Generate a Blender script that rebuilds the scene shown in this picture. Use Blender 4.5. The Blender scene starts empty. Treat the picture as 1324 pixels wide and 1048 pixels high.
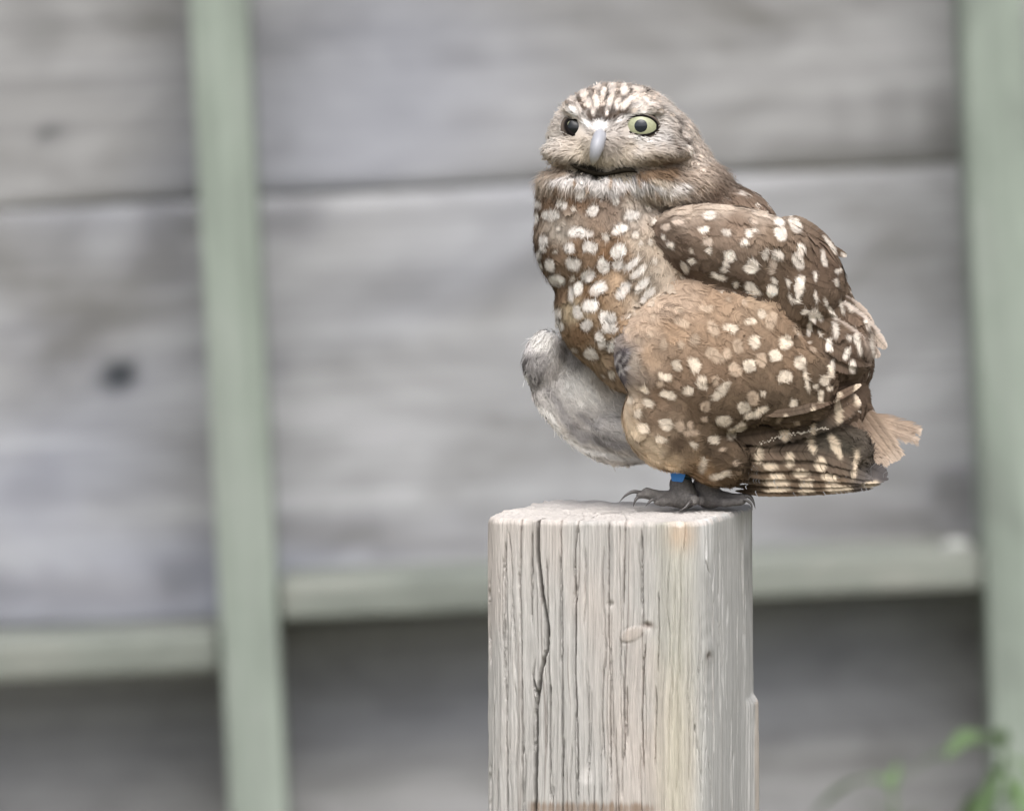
import bpy, bmesh, math, random
import numpy as np
from mathutils import Vector, Matrix, noise as mnoise

rng = np.random.default_rng(7)
random.seed(7)
scene = bpy.context.scene
COL = scene.collection

# ------------------------------------------------------------------ camera
PX = 0.00036                 # metres per photograph pixel at the owl
DIST = 5.0
ELEV = math.radians(4.5)
ROLL = math.radians(2.75)
H = 1.30
FWD = Vector((0, math.cos(ELEV), -math.sin(ELEV)))
R0 = Vector((1, 0, 0)); U0 = R0.cross(FWD)
CR = R0 * math.cos(ROLL) - U0 * math.sin(ROLL)
CU = U0 * math.cos(ROLL) + R0 * math.sin(ROLL)
OC = Vector((0, 0, H))
CAM = OC - FWD * DIST
cd = bpy.data.cameras.new('camera'); cam = bpy.data.objects.new('camera', cd); COL.objects.link(cam)
m = Matrix((CR, CU, -FWD)).transposed().to_4x4(); m.translation = CAM
cam.matrix_world = m
cd.sensor_width = 36; cd.sensor_fit = 'HORIZONTAL'
cd.lens = 36 * DIST / (1324 * PX)
cd.clip_start = 0.1; cd.clip_end = 2000
cd.dof.use_dof = True; cd.dof.focus_distance = DIST - 0.02
cd.dof.aperture_fstop = cd.lens / 24.0
scene.camera = cam

# ------------------------------------------------------------------ sky, sun, exposure
SUN_EL, SUN_AZ = math.radians(55), math.radians(172)     # azimuth clockwise from +Y (behind the camera, a little right)
w = bpy.data.worlds.new('World'); scene.world = w; w.use_nodes = True
nt = w.node_tree; bg = nt.nodes['Background']
sky = nt.nodes.new('ShaderNodeTexSky'); sky.sky_type = 'NISHITA'; sky.sun_disc = False
sky.sun_elevation = SUN_EL; sky.sun_rotation = SUN_AZ
sky.dust_density = 6.0; sky.air_density = 0.8; sky.ozone_density = 0.6
hs = nt.nodes.new('ShaderNodeHueSaturation'); hs.inputs['Saturation'].default_value = 0.35
nt.links.new(sky.outputs[0], hs.inputs['Color']); nt.links.new(hs.outputs[0], bg.inputs[0])
bg.inputs[1].default_value = 0.15
sl = bpy.data.lights.new('sun', 'SUN'); sun = bpy.data.objects.new('sun', sl); COL.objects.link(sun)
sl.energy = 1.0; sl.angle = math.radians(60); sl.color = (1.0, 0.985, 0.965)
sdir = Vector((math.sin(SUN_AZ) * math.cos(SUN_EL), math.cos(SUN_AZ) * math.cos(SUN_EL), math.sin(SUN_EL)))
sun.rotation_euler = sdir.to_track_quat('Z', 'Y').to_euler(); sun.location = (-2, -4, 6)
vs = scene.view_settings
vs.view_transform = 'Standard'; vs.look = 'None'; vs.gamma = 1.0; vs.use_curve_mapping = False
vs.exposure = 0.45
scene.render.engine = 'CYCLES'
scene.cycles.use_denoising = True
scene.cycles.use_adaptive_sampling = False
scene.cycles.max_bounces = 6

# ------------------------------------------------------------------ helpers
def lin(c):
    c = np.asarray(c, float) / 255.0
    return np.where(c <= 0.04045, c / 12.92, ((c + 0.055) / 1.055) ** 2.4)

def node_mat(name, rough=0.8):
    mt = bpy.data.materials.new(name); mt.use_nodes = True
    b = mt.node_tree.nodes['Principled BSDF']; b.inputs['Roughness'].default_value = rough
    b.inputs['Specular IOR Level'].default_value = 0.25
    return mt, mt.node_tree, b

def plain(name, rgb, rough=0.6, noise_amt=0.15, scale=300, spec=0.3):
    mt, t, b = node_mat(name, rough)
    b.inputs['Specular IOR Level'].default_value = spec
    n = t.nodes.new('ShaderNodeTexNoise'); n.inputs['Scale'].default_value = scale; n.inputs['Detail'].default_value = 4
    tc = t.nodes.new('ShaderNodeTexCoord'); t.links.new(tc.outputs['Object'], n.inputs['Vector'])
    r = t.nodes.new('ShaderNodeValToRGB')
    l = lin(rgb)
    r.color_ramp.elements[0].position = .3; r.color_ramp.elements[1].position = .7
    r.color_ramp.elements[0].color = (*(l * (1 - noise_amt)), 1); r.color_ramp.elements[1].color = (*np.clip(l * (1 + noise_amt), 0, 1), 1)
    t.links.new(n.outputs['Fac'], r.inputs[0]); t.links.new(r.outputs[0], b.inputs['Base Color'])
    return mt

def vcol_mat(name, rough=0.85, grain=0.0, gscale=(1, 1, 1), bump=0.0, spec=0.2, sheen=0.0, trans=0.0):
    mt, t, b = node_mat(name, rough)
    b.inputs['Specular IOR Level'].default_value = spec
    if sheen: b.inputs['Sheen Weight'].default_value = sheen
    a = t.nodes.new('ShaderNodeAttribute'); a.attribute_name = 'Col'
    out = a.outputs['Color']
    if grain:
        tc = t.nodes.new('ShaderNodeTexCoord'); mp = t.nodes.new('ShaderNodeMapping'); mp.inputs['Scale'].default_value = gscale
        t.links.new(tc.outputs['Object'], mp.inputs[0])
        n = t.nodes.new('ShaderNodeTexNoise'); n.inputs['Scale'].default_value = 1; n.inputs['Detail'].default_value = 6; n.inputs['Roughness'].default_value = .7
        t.links.new(mp.outputs[0], n.inputs['Vector'])
        mr = t.nodes.new('ShaderNodeMapRange'); mr.inputs[1].default_value = .25; mr.inputs[2].default_value = .75
        mr.inputs[3].default_value = 1 - grain; mr.inputs[4].default_value = 1 + grain
        t.links.new(n.outputs['Fac'], mr.inputs[0])
        mx = t.nodes.new('ShaderNodeMix'); mx.data_type = 'RGBA'; mx.blend_type = 'MULTIPLY'; mx.inputs['Factor'].default_value = 1
        t.links.new(out, mx.inputs[6]); t.links.new(mr.outputs[0], mx.inputs[7]); out = mx.outputs[2]
        if bump:
            bp = t.nodes.new('ShaderNodeBump'); bp.inputs['Strength'].default_value = bump; bp.inputs['Distance'].default_value = 0.0006
            t.links.new(n.outputs['Fac'], bp.inputs['Height']); t.links.new(bp.outputs[0], b.inputs['Normal'])
    t.links.new(out, b.inputs['Base Color'])
    if trans:
        tr = t.nodes.new('ShaderNodeBsdfTranslucent'); t.links.new(out, tr.inputs['Color'])
        ms = t.nodes.new('ShaderNodeMixShader'); ms.inputs[0].default_value = trans
        t.links.new(b.outputs[0], ms.inputs[1]); t.links.new(tr.outputs[0], ms.inputs[2])
        t.links.new(ms.outputs[0], t.nodes['Material Output'].inputs['Surface'])
    return mt

def mesh_np(name, V, F, mat, parent=None, col=None, nrm=None, smooth=True):
    """V (n,3) metres, F (m,4) quads -> one mesh object"""
    me = bpy.data.meshes.new(name)
    V = np.asarray(V, np.float32); F = np.asarray(F, np.int32)
    k = F.shape[1]
    me.vertices.add(len(V)); me.vertices.foreach_set('co', V.ravel())
    me.loops.add(F.size); me.loops.foreach_set('vertex_index', F.ravel())
    me.polygons.add(len(F)); me.polygons.foreach_set('loop_start', np.arange(0, F.size, k, dtype=np.int32))
    me.update(calc_edges=True)
    if smooth: me.polygons.foreach_set('use_smooth', np.ones(len(F), bool))
    if col is not None:
        a = me.attributes.new('Col', 'FLOAT_COLOR', 'POINT')
        c4 = np.ones((len(V), 4), np.float32); c4[:, :3] = np.clip(col, 0, 1); a.data.foreach_set('color', c4.ravel())
    if nrm is not None:
        me.normals_split_custom_set_from_vertices(nrm.astype(np.float32).tolist())
    me.materials.append(mat)
    o = bpy.data.objects.new(name, me); COL.objects.link(o)
    if parent: o.parent = parent
    return o

def bm_obj(name, bm, mat, parent=None, smooth=False):
    me = bpy.data.meshes.new(name); bm.normal_update(); bm.to_mesh(me); bm.free()
    if smooth:
        for p in me.polygons: p.use_smooth = True
    me.materials.append(mat)
    o = bpy.data.objects.new(name, me); COL.objects.link(o)
    if parent: o.parent = parent
    return o

def tag(o, label=None, cat=None, group=None, kind=None):
    if label: o['label'] = label
    if cat: o['category'] = cat
    if group: o['group'] = group
    if kind: o['kind'] = kind
    return o

def ray_to_y(x, y, Y):
    """photo pixel -> world point on the vertical plane Y"""
    d = FWD * DIST + CR * ((x - 662) * PX) + CU * ((524 - y) * PX)
    return CAM + d * ((Y - CAM.y) / d.y)

def vnoise(P, scale, seed=0, octaves=3):
    """cheap value noise on (n,k) points, numpy, range about -1..1"""
    P = np.asarray(P, float) * scale
    out = np.zeros(len(P)); amp = 1.0; tot = 0
    k = P.shape[1]
    for o in range(octaves):
        Q = P * (2 ** o) + 17.3 * (o + seed)
        I = np.floor(Q).astype(np.int64); f = Q - I; f = f * f * (3 - 2 * f)
        acc = np.zeros(len(P))
        for c in range(2 ** k):
            bits = [(c >> b) & 1 for b in range(k)]
            h = np.full(len(P), 1013904223 + seed * 7919, np.int64); wgt = np.ones(len(P))
            for b in range(k):
                h = (h ^ ((I[:, b] + bits[b]) * [374761393, 668265263, 2147483647][b])) * 1274126177 & 0x7fffffff
                wgt = wgt * (f[:, b] if bits[b] else 1 - f[:, b])
            h = (h ^ (h >> 13)) * 1103515245 & 0x7fffffff
            acc += wgt * ((h >> 8) / float(0x7fffff) * 2 - 1)
        out += amp * acc; tot += amp; amp *= .5
    return out / tot

def smooth01(a, b, x):
    t = np.clip((x - a) / (b - a), 0, 1); return t * t * (3 - 2 * t)

# ------------------------------------------------------------------ ground
def wood_mat(name, cols, grain=(2.2, 30, 75), stain=None, rough=0.85, blotch=1.0):
    """weathered wood: grain runs along local X"""
    mt, t, b = node_mat(name, rough)
    N, L = t.nodes.new, t.links.new
    tc = N('ShaderNodeTexCoord'); oi = N('ShaderNodeObjectInfo')
    off = N('ShaderNodeVectorMath'); off.operation = 'MULTIPLY_ADD'; off.inputs[1].default_value = (7, 3, 5)
    L(oi.outputs['Random'], off.inputs[0]); L(tc.outputs['Object'], off.inputs[2])
    def nz(sc, detail, rough_):
        mp = N('ShaderNodeMapping'); mp.inputs['Scale'].default_value = sc; L(off.outputs[0], mp.inputs[0])
        n = N('ShaderNodeTexNoise'); n.inputs['Scale'].default_value = 1; n.inputs['Detail'].default_value = detail
        n.inputs['Roughness'].default_value = rough_; n.inputs['Distortion'].default_value = .6; L(mp.outputs[0], n.inputs['Vector']); return n
    n1 = nz((5.5, 9, 11), 5, .62); n2 = nz(grain, 5, .65); n3 = nz((1.1, 3, 3.2), 2, .5)
    r1 = N('ShaderNodeValToRGB'); e = r1.color_ramp.elements
    e[0].position = .30; e[0].color = (*lin(cols[0]), 1); e[1].position = .68; e[1].color = (*lin(cols[2]), 1)
    mid = e.new(.48); mid.color = (*lin(cols[1]), 1)
    L(n1.outputs['Fac'], r1.inputs[0])
    r2 = N('ShaderNodeMapRange'); r2.inputs[1].default_value = .3; r2.inputs[2].default_value = .7; r2.inputs[3].default_value = .74; r2.inputs[4].default_value = 1.17
    L(n2.outputs['Fac'], r2.inputs[0])
    mx = N('ShaderNodeMix'); mx.data_type = 'RGBA'; mx.blend_type = 'MULTIPLY'; mx.inputs['Factor'].default_value = 1
    L(r1.outputs[0], mx.inputs[6]); L(r2.outputs[0], mx.inputs[7])
    # pale violet-grey weathering patches
    r3 = N('ShaderNodeMapRange'); r3.inputs[1].default_value = .48; r3.inputs[2].default_value = .66; r3.inputs[3].default_value = 0; r3.inputs[4].default_value = .55 * blotch
    L(n3.outputs['Fac'], r3.inputs[0])
    m3 = N('ShaderNodeMix'); m3.data_type = 'RGBA'; m3.inputs[7].default_value = (*lin(cols[3]), 1)
    L(r3.outputs[0], m3.inputs['Factor']); L(mx.outputs[2], m3.inputs[6])
    out = m3.outputs[2]
    if stain is not None:
        a = N('ShaderNodeAttribute'); a.attribute_name = 'Col'
        m4 = N('ShaderNodeMix'); m4.data_type = 'RGBA'; m4.blend_type = 'MULTIPLY'; m4.inputs['Factor'].default_value = 1
        L(out, m4.inputs[6]); L(a.outputs['Color'], m4.inputs[7]); out = m4.outputs[2]
    L(out, b.inputs['Base Color'])
    bp = N('ShaderNodeBump'); bp.inputs['Strength'].default_value = .35; bp.inputs['Distance'].default_value = .002
    L(n2.outputs['Fac'], bp.inputs['Height']); L(bp.outputs[0], b.inputs['Normal'])
    return mt

gm, gt, gb = node_mat('ground_earth', .95)
gn = gt.nodes.new('ShaderNodeTexNoise'); gn.inputs['Scale'].default_value = 1.7; gn.inputs['Detail'].default_value = 8
gc = gt.nodes.new('ShaderNodeTexCoord'); gt.links.new(gc.outputs['Object'], gn.inputs['Vector'])
gr = gt.nodes.new('ShaderNodeValToRGB')
gr.color_ramp.elements[0].position = .38; gr.color_ramp.elements[0].color = (.07, .085, .035, 1)
gr.color_ramp.elements[1].position = .62; gr.color_ramp.elements[1].color = (.20, .165, .115, 1)
gt.links.new(gn.outputs['Fac'], gr.inputs[0]); gt.links.new(gr.outputs[0], gb.inputs['Base Color'])
bm = bmesh.new(); bmesh.ops.create_grid(bm, x_segments=40, y_segments=40, size=600)
tag(bm_obj('ground', bm, gm), kind='structure')

# ------------------------------------------------------------------ fence
FY = CAM.y + 8.333 * math.cos(ELEV)        # front plane of the studs
DEEP = 0.14
FS = PX * 8.333 / DIST                     # metres per pixel at the stud fronts
def fz(y, Y=FY):                           # height of image row y measured at the picture's middle column
    return ray_to_y(662, y, Y).z

M_BOARD = wood_mat('weathered_board', [(126, 125, 124), (155, 155, 157), (176, 176, 179), (162, 167, 186)], stain=True)
M_STUD = wood_mat('sage_painted_stud', [(126, 134, 127), (141, 151, 142), (153, 161, 154), (148, 156, 150)], grain=(2, 50, 50), blotch=.6)
M_RAIL = wood_mat('pale_weathered_rail', [(108, 113, 108), (127, 132, 126), (144, 146, 140), (134, 140, 136)], grain=(2, 50, 50), blotch=.6)

def box_mesh(sx, sy, sz, bev=.003, seg=2, cuts=0):
    bm = bmesh.new(); bmesh.ops.create_cube(bm, size=1)
    bmesh.ops.scale(bm, vec=(sx, sy, sz), verts=bm.verts)
    bmesh.ops.bevel(bm, geom=bm.edges[:], offset=bev, segments=seg, affect='EDGES', profile=.6)
    return bm

fence = bpy.data.objects.new('plank_fence', None); COL.objects.link(fence)
fence.location = (0, FY + .2, 0)
tag(fence, 'weathered grey plank fence with sage green studs and ledge rails', 'fence')
fence_inv = Vector(fence.location)

# stains on board fronts: image x, y, rx, ry, strength, (tint)
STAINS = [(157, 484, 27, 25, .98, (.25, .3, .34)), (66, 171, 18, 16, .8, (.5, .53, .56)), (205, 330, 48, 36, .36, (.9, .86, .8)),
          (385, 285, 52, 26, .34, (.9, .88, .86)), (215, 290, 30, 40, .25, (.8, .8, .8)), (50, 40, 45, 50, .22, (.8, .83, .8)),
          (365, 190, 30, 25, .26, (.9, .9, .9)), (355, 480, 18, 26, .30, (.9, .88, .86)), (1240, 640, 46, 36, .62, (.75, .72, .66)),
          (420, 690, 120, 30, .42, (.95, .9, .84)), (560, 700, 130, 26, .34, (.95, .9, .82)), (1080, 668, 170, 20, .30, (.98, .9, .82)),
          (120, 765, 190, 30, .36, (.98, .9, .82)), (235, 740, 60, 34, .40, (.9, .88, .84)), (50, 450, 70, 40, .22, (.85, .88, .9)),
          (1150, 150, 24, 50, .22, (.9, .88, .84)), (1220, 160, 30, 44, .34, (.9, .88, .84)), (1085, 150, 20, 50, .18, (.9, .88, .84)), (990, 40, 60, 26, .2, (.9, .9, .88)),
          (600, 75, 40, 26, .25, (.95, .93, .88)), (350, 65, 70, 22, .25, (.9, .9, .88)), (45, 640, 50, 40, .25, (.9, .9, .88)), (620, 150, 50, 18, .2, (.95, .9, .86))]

def board(x0, x1, z0, z1, Y, thick, mat, stains=True, tint=(1, 1, 1)):
    """a plank with wavy worn edges; a fine front sheet carries stains"""
    nx, nz_ = int((x1 - x0) / .012) + 2, max(6, int((z1 - z0) / .010) + 2)
    xs = np.linspace(x0, x1, nx); ts = np.linspace(0, 1, nz_)
    lo = z0 + .0025 * vnoise(np.c_[xs, xs * 0 + z0 * 9], 4, 3); hi = z1 - .0005 + .0025 * vnoise(np.c_[xs, xs * 0 + z1 * 9], 4, 5)
    X, T = np.meshgrid(xs, ts, indexing='ij')
    Z = lo[:, None] + (hi - lo)[:, None] * T
    e = np.minimum(T, 1 - T) * (z1 - z0)
    Yf = Y + .003 * np.exp(-(e / .003)) + .002 * vnoise(np.c_[X.ravel(), Z.ravel()], 5, 9).reshape(X.shape)
    V = np.stack([X, Yf, Z], -1).reshape(-1, 3)
    col = np.ones((len(V), 3)) * np.array(tint)
    if stains:
        rel = np.stack([V[:, 0] - CAM.x, V[:, 1] - CAM.y, V[:, 2] - CAM.z], -1)
        dep = rel @ np.array(FWD); sx = 662 + rel @ np.array(CR) / dep * DIST / PX; sy = 524 - rel @ np.array(CU) / dep * DIST / PX
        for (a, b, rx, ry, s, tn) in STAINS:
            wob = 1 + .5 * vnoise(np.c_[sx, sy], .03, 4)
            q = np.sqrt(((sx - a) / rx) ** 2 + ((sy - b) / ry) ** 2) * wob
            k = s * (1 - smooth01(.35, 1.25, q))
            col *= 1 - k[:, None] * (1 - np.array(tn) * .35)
    i = np.arange(nx * nz_).reshape(nx, nz_)
    F = np.stack([i[:-1, :-1], i[1:, :-1], i[1:, 1:], i[:-1, 1:]], -1).reshape(-1, 4)
    # back sheet and rim
    n = len(V); VB = V.copy(); VB[:, 1] = Y + thick; V2 = np.vstack([V, VB]); F2 = [F, F[:, ::-1] + n]
    for ring in (i[:, 0], i[::-1, -1], i[0, ::-1], i[-1, :]):
        F2.append(np.stack([ring[1:], ring[:-1], ring[:-1] + n, ring[1:] + n], -1))
    V2 = V2 - np.array(fence_inv)
    return mesh_np('board', V2, np.vstack(F2), mat, fence, col=np.vstack([col, col]), smooth=False)

BY = FY + DEEP
seam = fz(240, BY); BH = fz(240, BY) - fz(786, BY)
XL, XR = -2.3, 2.5
tints = [(.98, .99, 1.02), (.985, .98, .99), (.95, .97, 1.01), (.98, .985, .98), (.92, .92, .91)]
k = 0
z = seam
tops = []
zz = seam
while zz > .02: tops.append((max(.012, zz - BH), zz)); zz -= BH
zz = seam
while zz < 1.95: tops.append((zz, min(zz + BH, 1.98))); zz += BH
for j, (a, b) in enumerate(tops):
    low = b < seam - BH + .01
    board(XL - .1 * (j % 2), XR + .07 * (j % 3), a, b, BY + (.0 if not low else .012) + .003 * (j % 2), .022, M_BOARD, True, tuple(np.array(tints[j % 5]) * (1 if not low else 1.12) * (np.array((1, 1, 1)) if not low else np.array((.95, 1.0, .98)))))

def bx(name, cx, cy, cz, sx, sy, sz, mat, bev=.003, along='X'):
    if along == 'X':
        bm = box_mesh(sx, sy, sz, bev)
    else:
        bm = box_mesh(sz, sy, sx, bev)
    for v in bm.verts:
        v.co += Vector(mnoise.noise_vector(v.co * 6 + Vector((cx, cy, cz)) * 5)) * .0012
    o = bm_obj(name, bm, mat, fence)
    o.location = Vector((cx, cy, cz)) - fence_inv
    if along == 'Z': o.rotation_euler = (0, math.radians(-90), 0)
    return o

SW = 75 * FS
def stud_x(px, py):
    return ray_to_y(px, py, FY).x
sx1 = stud_x(308, 524); sx2 = stud_x(1306, 524)
pitch = sx2 - sx1
studs = [sx1 + pitch * q for q in (-3, -2, -1, 0, 1, 2, 3)]
for q, sx in enumerate(studs):
    wd = SW if abs(sx - sx2) > .01 else SW * 1.12
    bx('stud', sx, FY + DEEP / 2 - .004, .99, wd, DEEP - .004, 1.96, M_STUD, .004, 'Z')
# ledge rails between the studs; the bay to the left of the first stud sits a little lower
RH = 50 * FS
def rail(a, b, ytop):
    zt = fz(ytop, FY)
    bx('rail', (a + b) / 2, FY + DEEP / 2 + .006, zt - RH / 2, (b - a) - SW - .004, DEEP - .016, RH, M_RAIL, .006)
hts = [742, 770, 803, 742, 775, 750]
for q in range(6):
    rail(studs[q], studs[q + 1], hts[q])
for q in range(6):   # top rail closing the fence
    bx('rail', (studs[q] + studs[q + 1]) / 2, FY + DEEP / 2 + .006, 1.93, pitch - SW - .004, DEEP - .016, .045, M_RAIL, .006)
# a bird dropping on the ledge
bm = bmesh.new(); bmesh.ops.create_uvsphere(bm, u_segments=16, v_segments=8, radius=1)
for v in bm.verts:
    v.co = Vector((v.co.x * .012, v.co.y * .010, max(v.co.z, -.2) * .006)) * (1 + .35 * mnoise.noise(v.co * 2.5))
o = bm_obj('dropping', bm, plain('white_dropping', (180, 182, 180), .8, .05), fence, True)
p = ray_to_y(1236, 692, FY + .05); o.location = Vector((p.x, FY + .04, fz(742, FY) + .001)) - fence_inv

# ------------------------------------------------------------------ perch post
AX, TOPY = 804.0, 661.0
YAX = Vector((0, 1, 0))
PU = (Vector((0, 0, 1)) * math.cos(ROLL) + Vector((1, 0, 0)) * math.sin(ROLL)).normalized()
PR = PU.cross(YAX) * -1
PR = Vector((1, 0, 0)) * math.cos(ROLL) - Vector((0, 0, 1)) * math.sin(ROLL)
PO = OC + CR * ((AX - 662) * PX) + CU * ((524 - TOPY) * PX)
TH = math.radians(17)
SIDE = 148.0
z6 = lambda x, y: (610 + x / 2.507, 630 + y / 2.507)
CRACKS = [  # points in picture pixels of the enlarged post, half width, depth
    ([(215, 60), (212, 200), (225, 330), (245, 450), (240, 520), (222, 600), (216, 650), (208, 700), (206, 860), (204, 1060)], 1.9, 20),
    ([(195, 600), (205, 650), (212, 690)], 1.3, 12),
    ([(347, 60), (332, 200), (335, 400), (333, 600), (340, 800), (341, 1000)], 1.0, 14),
    ([(438, 60), (440, 250), (440, 470), (445, 620), (447, 930)], .8, 11),
    ([(494, 60), (490, 200), (488, 375)], .8, 10), ([(478, 480), (478, 610)], .8, 8), ([(498, 640), (499, 815)], .8, 8),
    ([(545, 140), (547, 300), (549, 430)], .8, 9), ([(556, 500), (550, 600), (547, 720), (551, 905)], .9, 10),
    ([(287, 60), (288, 300), (291, 480), (290, 700), (291, 1060)], .8, 9),
    ([(161, 80), (155, 300), (160, 500), (164, 800), (162, 1060)], .8, 9),
    ([(108, 180), (105, 500), (112, 760), (115, 1060)], .8, 8),
    ([(196, 140), (191, 300), (193, 430)], .8, 8), ([(241, 230), (246, 420)], .8, 7), ([(253, 630), (251, 800), (253, 1010)], .8, 9),
    ([(598, 330), (600, 450), (596, 600)], .6, 6), ([(590, 640), (592, 700), (588, 900)], .6, 5),
    ([(400, 474), (440, 464), (490, 455)], .7, 5), ([(540, 440), (575, 436), (592, 446)], .8, 6),
    ([(752, 170), (750, 230), (765, 280)], .8, 5), ([(712, 745), (728, 860), (735, 1000)], .7, 5), ([(750, 700), (757, 740)], .7, 4), ([(755, 860), (762, 930), (768, 1020)], .7, 5),
    ([(60, 300), (57, 420), (62, 560)], .8, 6), ([(935, 690), (928, 740), (926, 800)], 1.0, 6), ([(60, 900), (62, 1050)], .8, 6)]
def post_build():
    # section: rounded square, ordered round the post; finer where it faces the path
    def sect(a):
        c, s = np.cos(a), np.sin(a); n = 7.0
        r = (np.abs(c) ** n + np.abs(s) ** n) ** (-1 / n); return c * r, s * r
    dense = np.linspace(math.radians(-190), math.radians(30), 4000)
    rest = np.linspace(math.radians(30), math.radians(170), 400)
    a = np.concatenate([dense[:-1], rest]); x, y = sect(a)
    L = np.r_[0, np.cumsum(np.hypot(np.diff(x), np.diff(y)))] * SIDE
    def resample(l0, l1, step):
        return np.arange(l0, l1, step)
    lsplit = L[len(dense) - 1]
    ls = np.r_[resample(0, lsplit, .95), resample(lsplit, L[-1] - 3, 7.0)]
    sxv, syv = np.interp(ls, L, x) * SIDE, np.interp(ls, L, y) * SIDE      # syv: + away from the path
    nx = len(ls)
    ex = sxv * math.cos(TH) + syv * math.sin(TH); ed = sxv * math.sin(TH) - syv * math.cos(TH)   # image x offset, depth towards the path
    # outward direction
    tx = np.roll(ex, -1) - np.roll(ex, 1); td = np.roll(ed, -1) - np.roll(ed, 1)
    nl = np.hypot(tx, td); ox, od = -td / nl, tx / nl
    flip = np.sign(np.mean(ox * ex + od * ed)); ox *= flip; od *= flip
    zs = np.r_[np.arange(0, 430, 1.7), np.linspace(432, 3560, 34)]       # distance below the top
    nz = len(zs)
    EX, Z = np.meshgrid(ex, zs, indexing='ij'); ED = np.repeat(ed[:, None], nz, 1)
    OX, OD = np.repeat(ox[:, None], nz, 1), np.repeat(od[:, None], nz, 1); LS = np.repeat(ls[:, None], nz, 1)
    front = (OD > .02)
    ix, iy = AX + EX, TOPY + Z + ED * math.sin(ELEV)
    disp = np.zeros_like(EX)
    P2 = np.c_[LS.ravel() + 6 * vnoise(np.c_[LS.ravel(), Z.ravel()], .006, 2), Z.ravel()]
    gr1 = vnoise(P2 * [1, .012], .33, 11, 3).reshape(EX.shape)
    gr2 = vnoise(P2 * [1, .02], .09, 12, 3).reshape(EX.shape)
    big = vnoise(P2 * [1, .3], .012, 13, 3).reshape(EX.shape)
    fib = vnoise(P2 * [1, .03], 1.0, 14, 2).reshape(EX.shape)
    rside = smooth01(885, 905, ix)             # right-hand face is smoother
    disp += (1 - .65 * rside) * (1.5 * gr1 + 1.3 * gr2 + .9 * fib) + 2.0 * big
    cr = np.zeros_like(EX)
    for pts, hw, dp in CRACKS:
        q = np.array([z6(*p) for p in pts]); order = np.argsort(q[:, 1]); q = q[order]
        cx = np.interp(iy, q[:, 1], q[:, 0]) + .7 * vnoise(np.c_[iy.ravel(), iy.ravel() * 0], .11, 5).reshape(iy.shape)
        ends = smooth01(q[0, 1] - 6, q[0, 1] + 14, iy) * (1 - smooth01(q[-1, 1] - 14, q[-1, 1] + 6, iy))
        ww = hw * (.65 + .5 * ends) * (1 + .3 * vnoise(np.c_[iy.ravel(), iy.ravel() * 0 + hw], .05, 8).reshape(iy.shape))
        ww = ww * .74; dp = dp * 1.7
        g = np.exp(-np.abs((ix - cx) / ww) ** 2.5) * ends * front
        cr = np.maximum(cr, g * dp); disp += front * ends * .8 * np.exp(-((ix - cx) / (ww * 4)) ** 2) * (hw > .9)
    # many hair cracks
    rc = np.random.default_rng(9)
    for _ in range(110):
        x0 = rc.uniform(634, 972); y0 = rc.uniform(655, 1040); ln_ = rc.uniform(25, 170); hw = rc.uniform(.42, .75); dp = rc.uniform(3, 8) * (1 if x0 < 850 else .55)
        cx = x0 + 5 * vnoise(np.c_[iy.ravel() * .012 + x0, iy.ravel() * 0 + x0], 1.0, 15).reshape(iy.shape) + .6 * gr2
        ends = smooth01(y0 - 10, y0 + 10, iy) * (1 - smooth01(y0 + ln_ - 12, y0 + ln_ + 8, iy))
        cr = np.maximum(cr, np.exp(-np.abs((ix - cx) / hw) ** 2.5) * ends * front * dp)
    # cracks elsewhere round the post
    bl = np.random.default_rng(5).uniform(lsplit, L[-1], 22)
    for b in bl:
        g = np.exp(-((LS - b - 4 * gr2) / 4) ** 2) * (~front); cr = np.maximum(cr, g * 8)
    disp -= cr
    def blob(zx, zy, rx, ry, rot=0):
        cx, cy = z6(zx, zy); c, s = math.cos(math.radians(rot)), math.sin(math.radians(rot))
        dx, dy = ix - cx, iy - cy; u = (dx * c + dy * s) / (rx / 2.507); v = (-dx * s + dy * c) / (ry / 2.507)
        return np.sqrt(u * u + v * v) + (~front) * 9
    k1 = blob(514, 468, 40, 22, -25); k2 = blob(757, 530, 16, 34, 6); k3 = blob(190, 490, 34, 30); k4 = blob(368, 925, 24, 30)
    disp += 1.6 * np.exp(-(k1 * .9) ** 4) - 1.8 * np.exp(-((k1 - 1.1) / .12) ** 2) * (.6 + .8 * gr2) + 2.0 * np.exp(-k2 ** 2) - 3 * np.exp(-(blob(757, 540, 7, 12)) ** 2 * 1.2)
    disp -= 5 * np.exp(-blob(562, 440, 16, 10, 20) ** 2 * 1.3)
    disp += .8 * np.exp(-k3 ** 2) - 1.0 * np.exp(-(k4 * 1.1) ** 4) * (.5 + gr1) - 3.5 * np.exp(-blob(445, 372, 10, 9) ** 2)
    # a slab has split away from the right-hand side above a ragged step
    step = smooth01(898, 912, iy + 6 * gr2) * smooth01(962, 972, ix + 3 * gr1) * front
    disp += 6.5 * step + smooth01(700, 1048, iy) * 1.5 * smooth01(.3, .9, OX)
    disp += smooth01(0, 12, 12 - np.minimum(Z, 12)) * 0
    # worn rounded rim
    rim = np.clip(1 - Z / (6 + 4 * gr2 + 3 * big), 0, 1); drop = rim ** 2 * (3.2 + 3.0 * gr1 + 3.0 * gr2)
    disp -= drop
    X = EX + OX * disp; D = ED + OD * disp
    topz = 3.0 * big[:, 0] + 2.4 * gr2[:, 0] + 1.5 * gr1[:, 0] - .25 * np.minimum(cr[:, 0], 14) + .012 * ex + .25 * np.minimum(cr[:, 0], 12) * 0
    ZZ = -Z + topz[:, None] * np.exp(-Z / 40)
    # ---- colour
    base = lin((181, 179, 176))[None, None] * np.ones((*EX.shape, 1))
    tone = 1 + .14 * gr2 + .18 * gr1 + .12 * big + .16 * fib
    col = base * tone[..., None]
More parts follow.
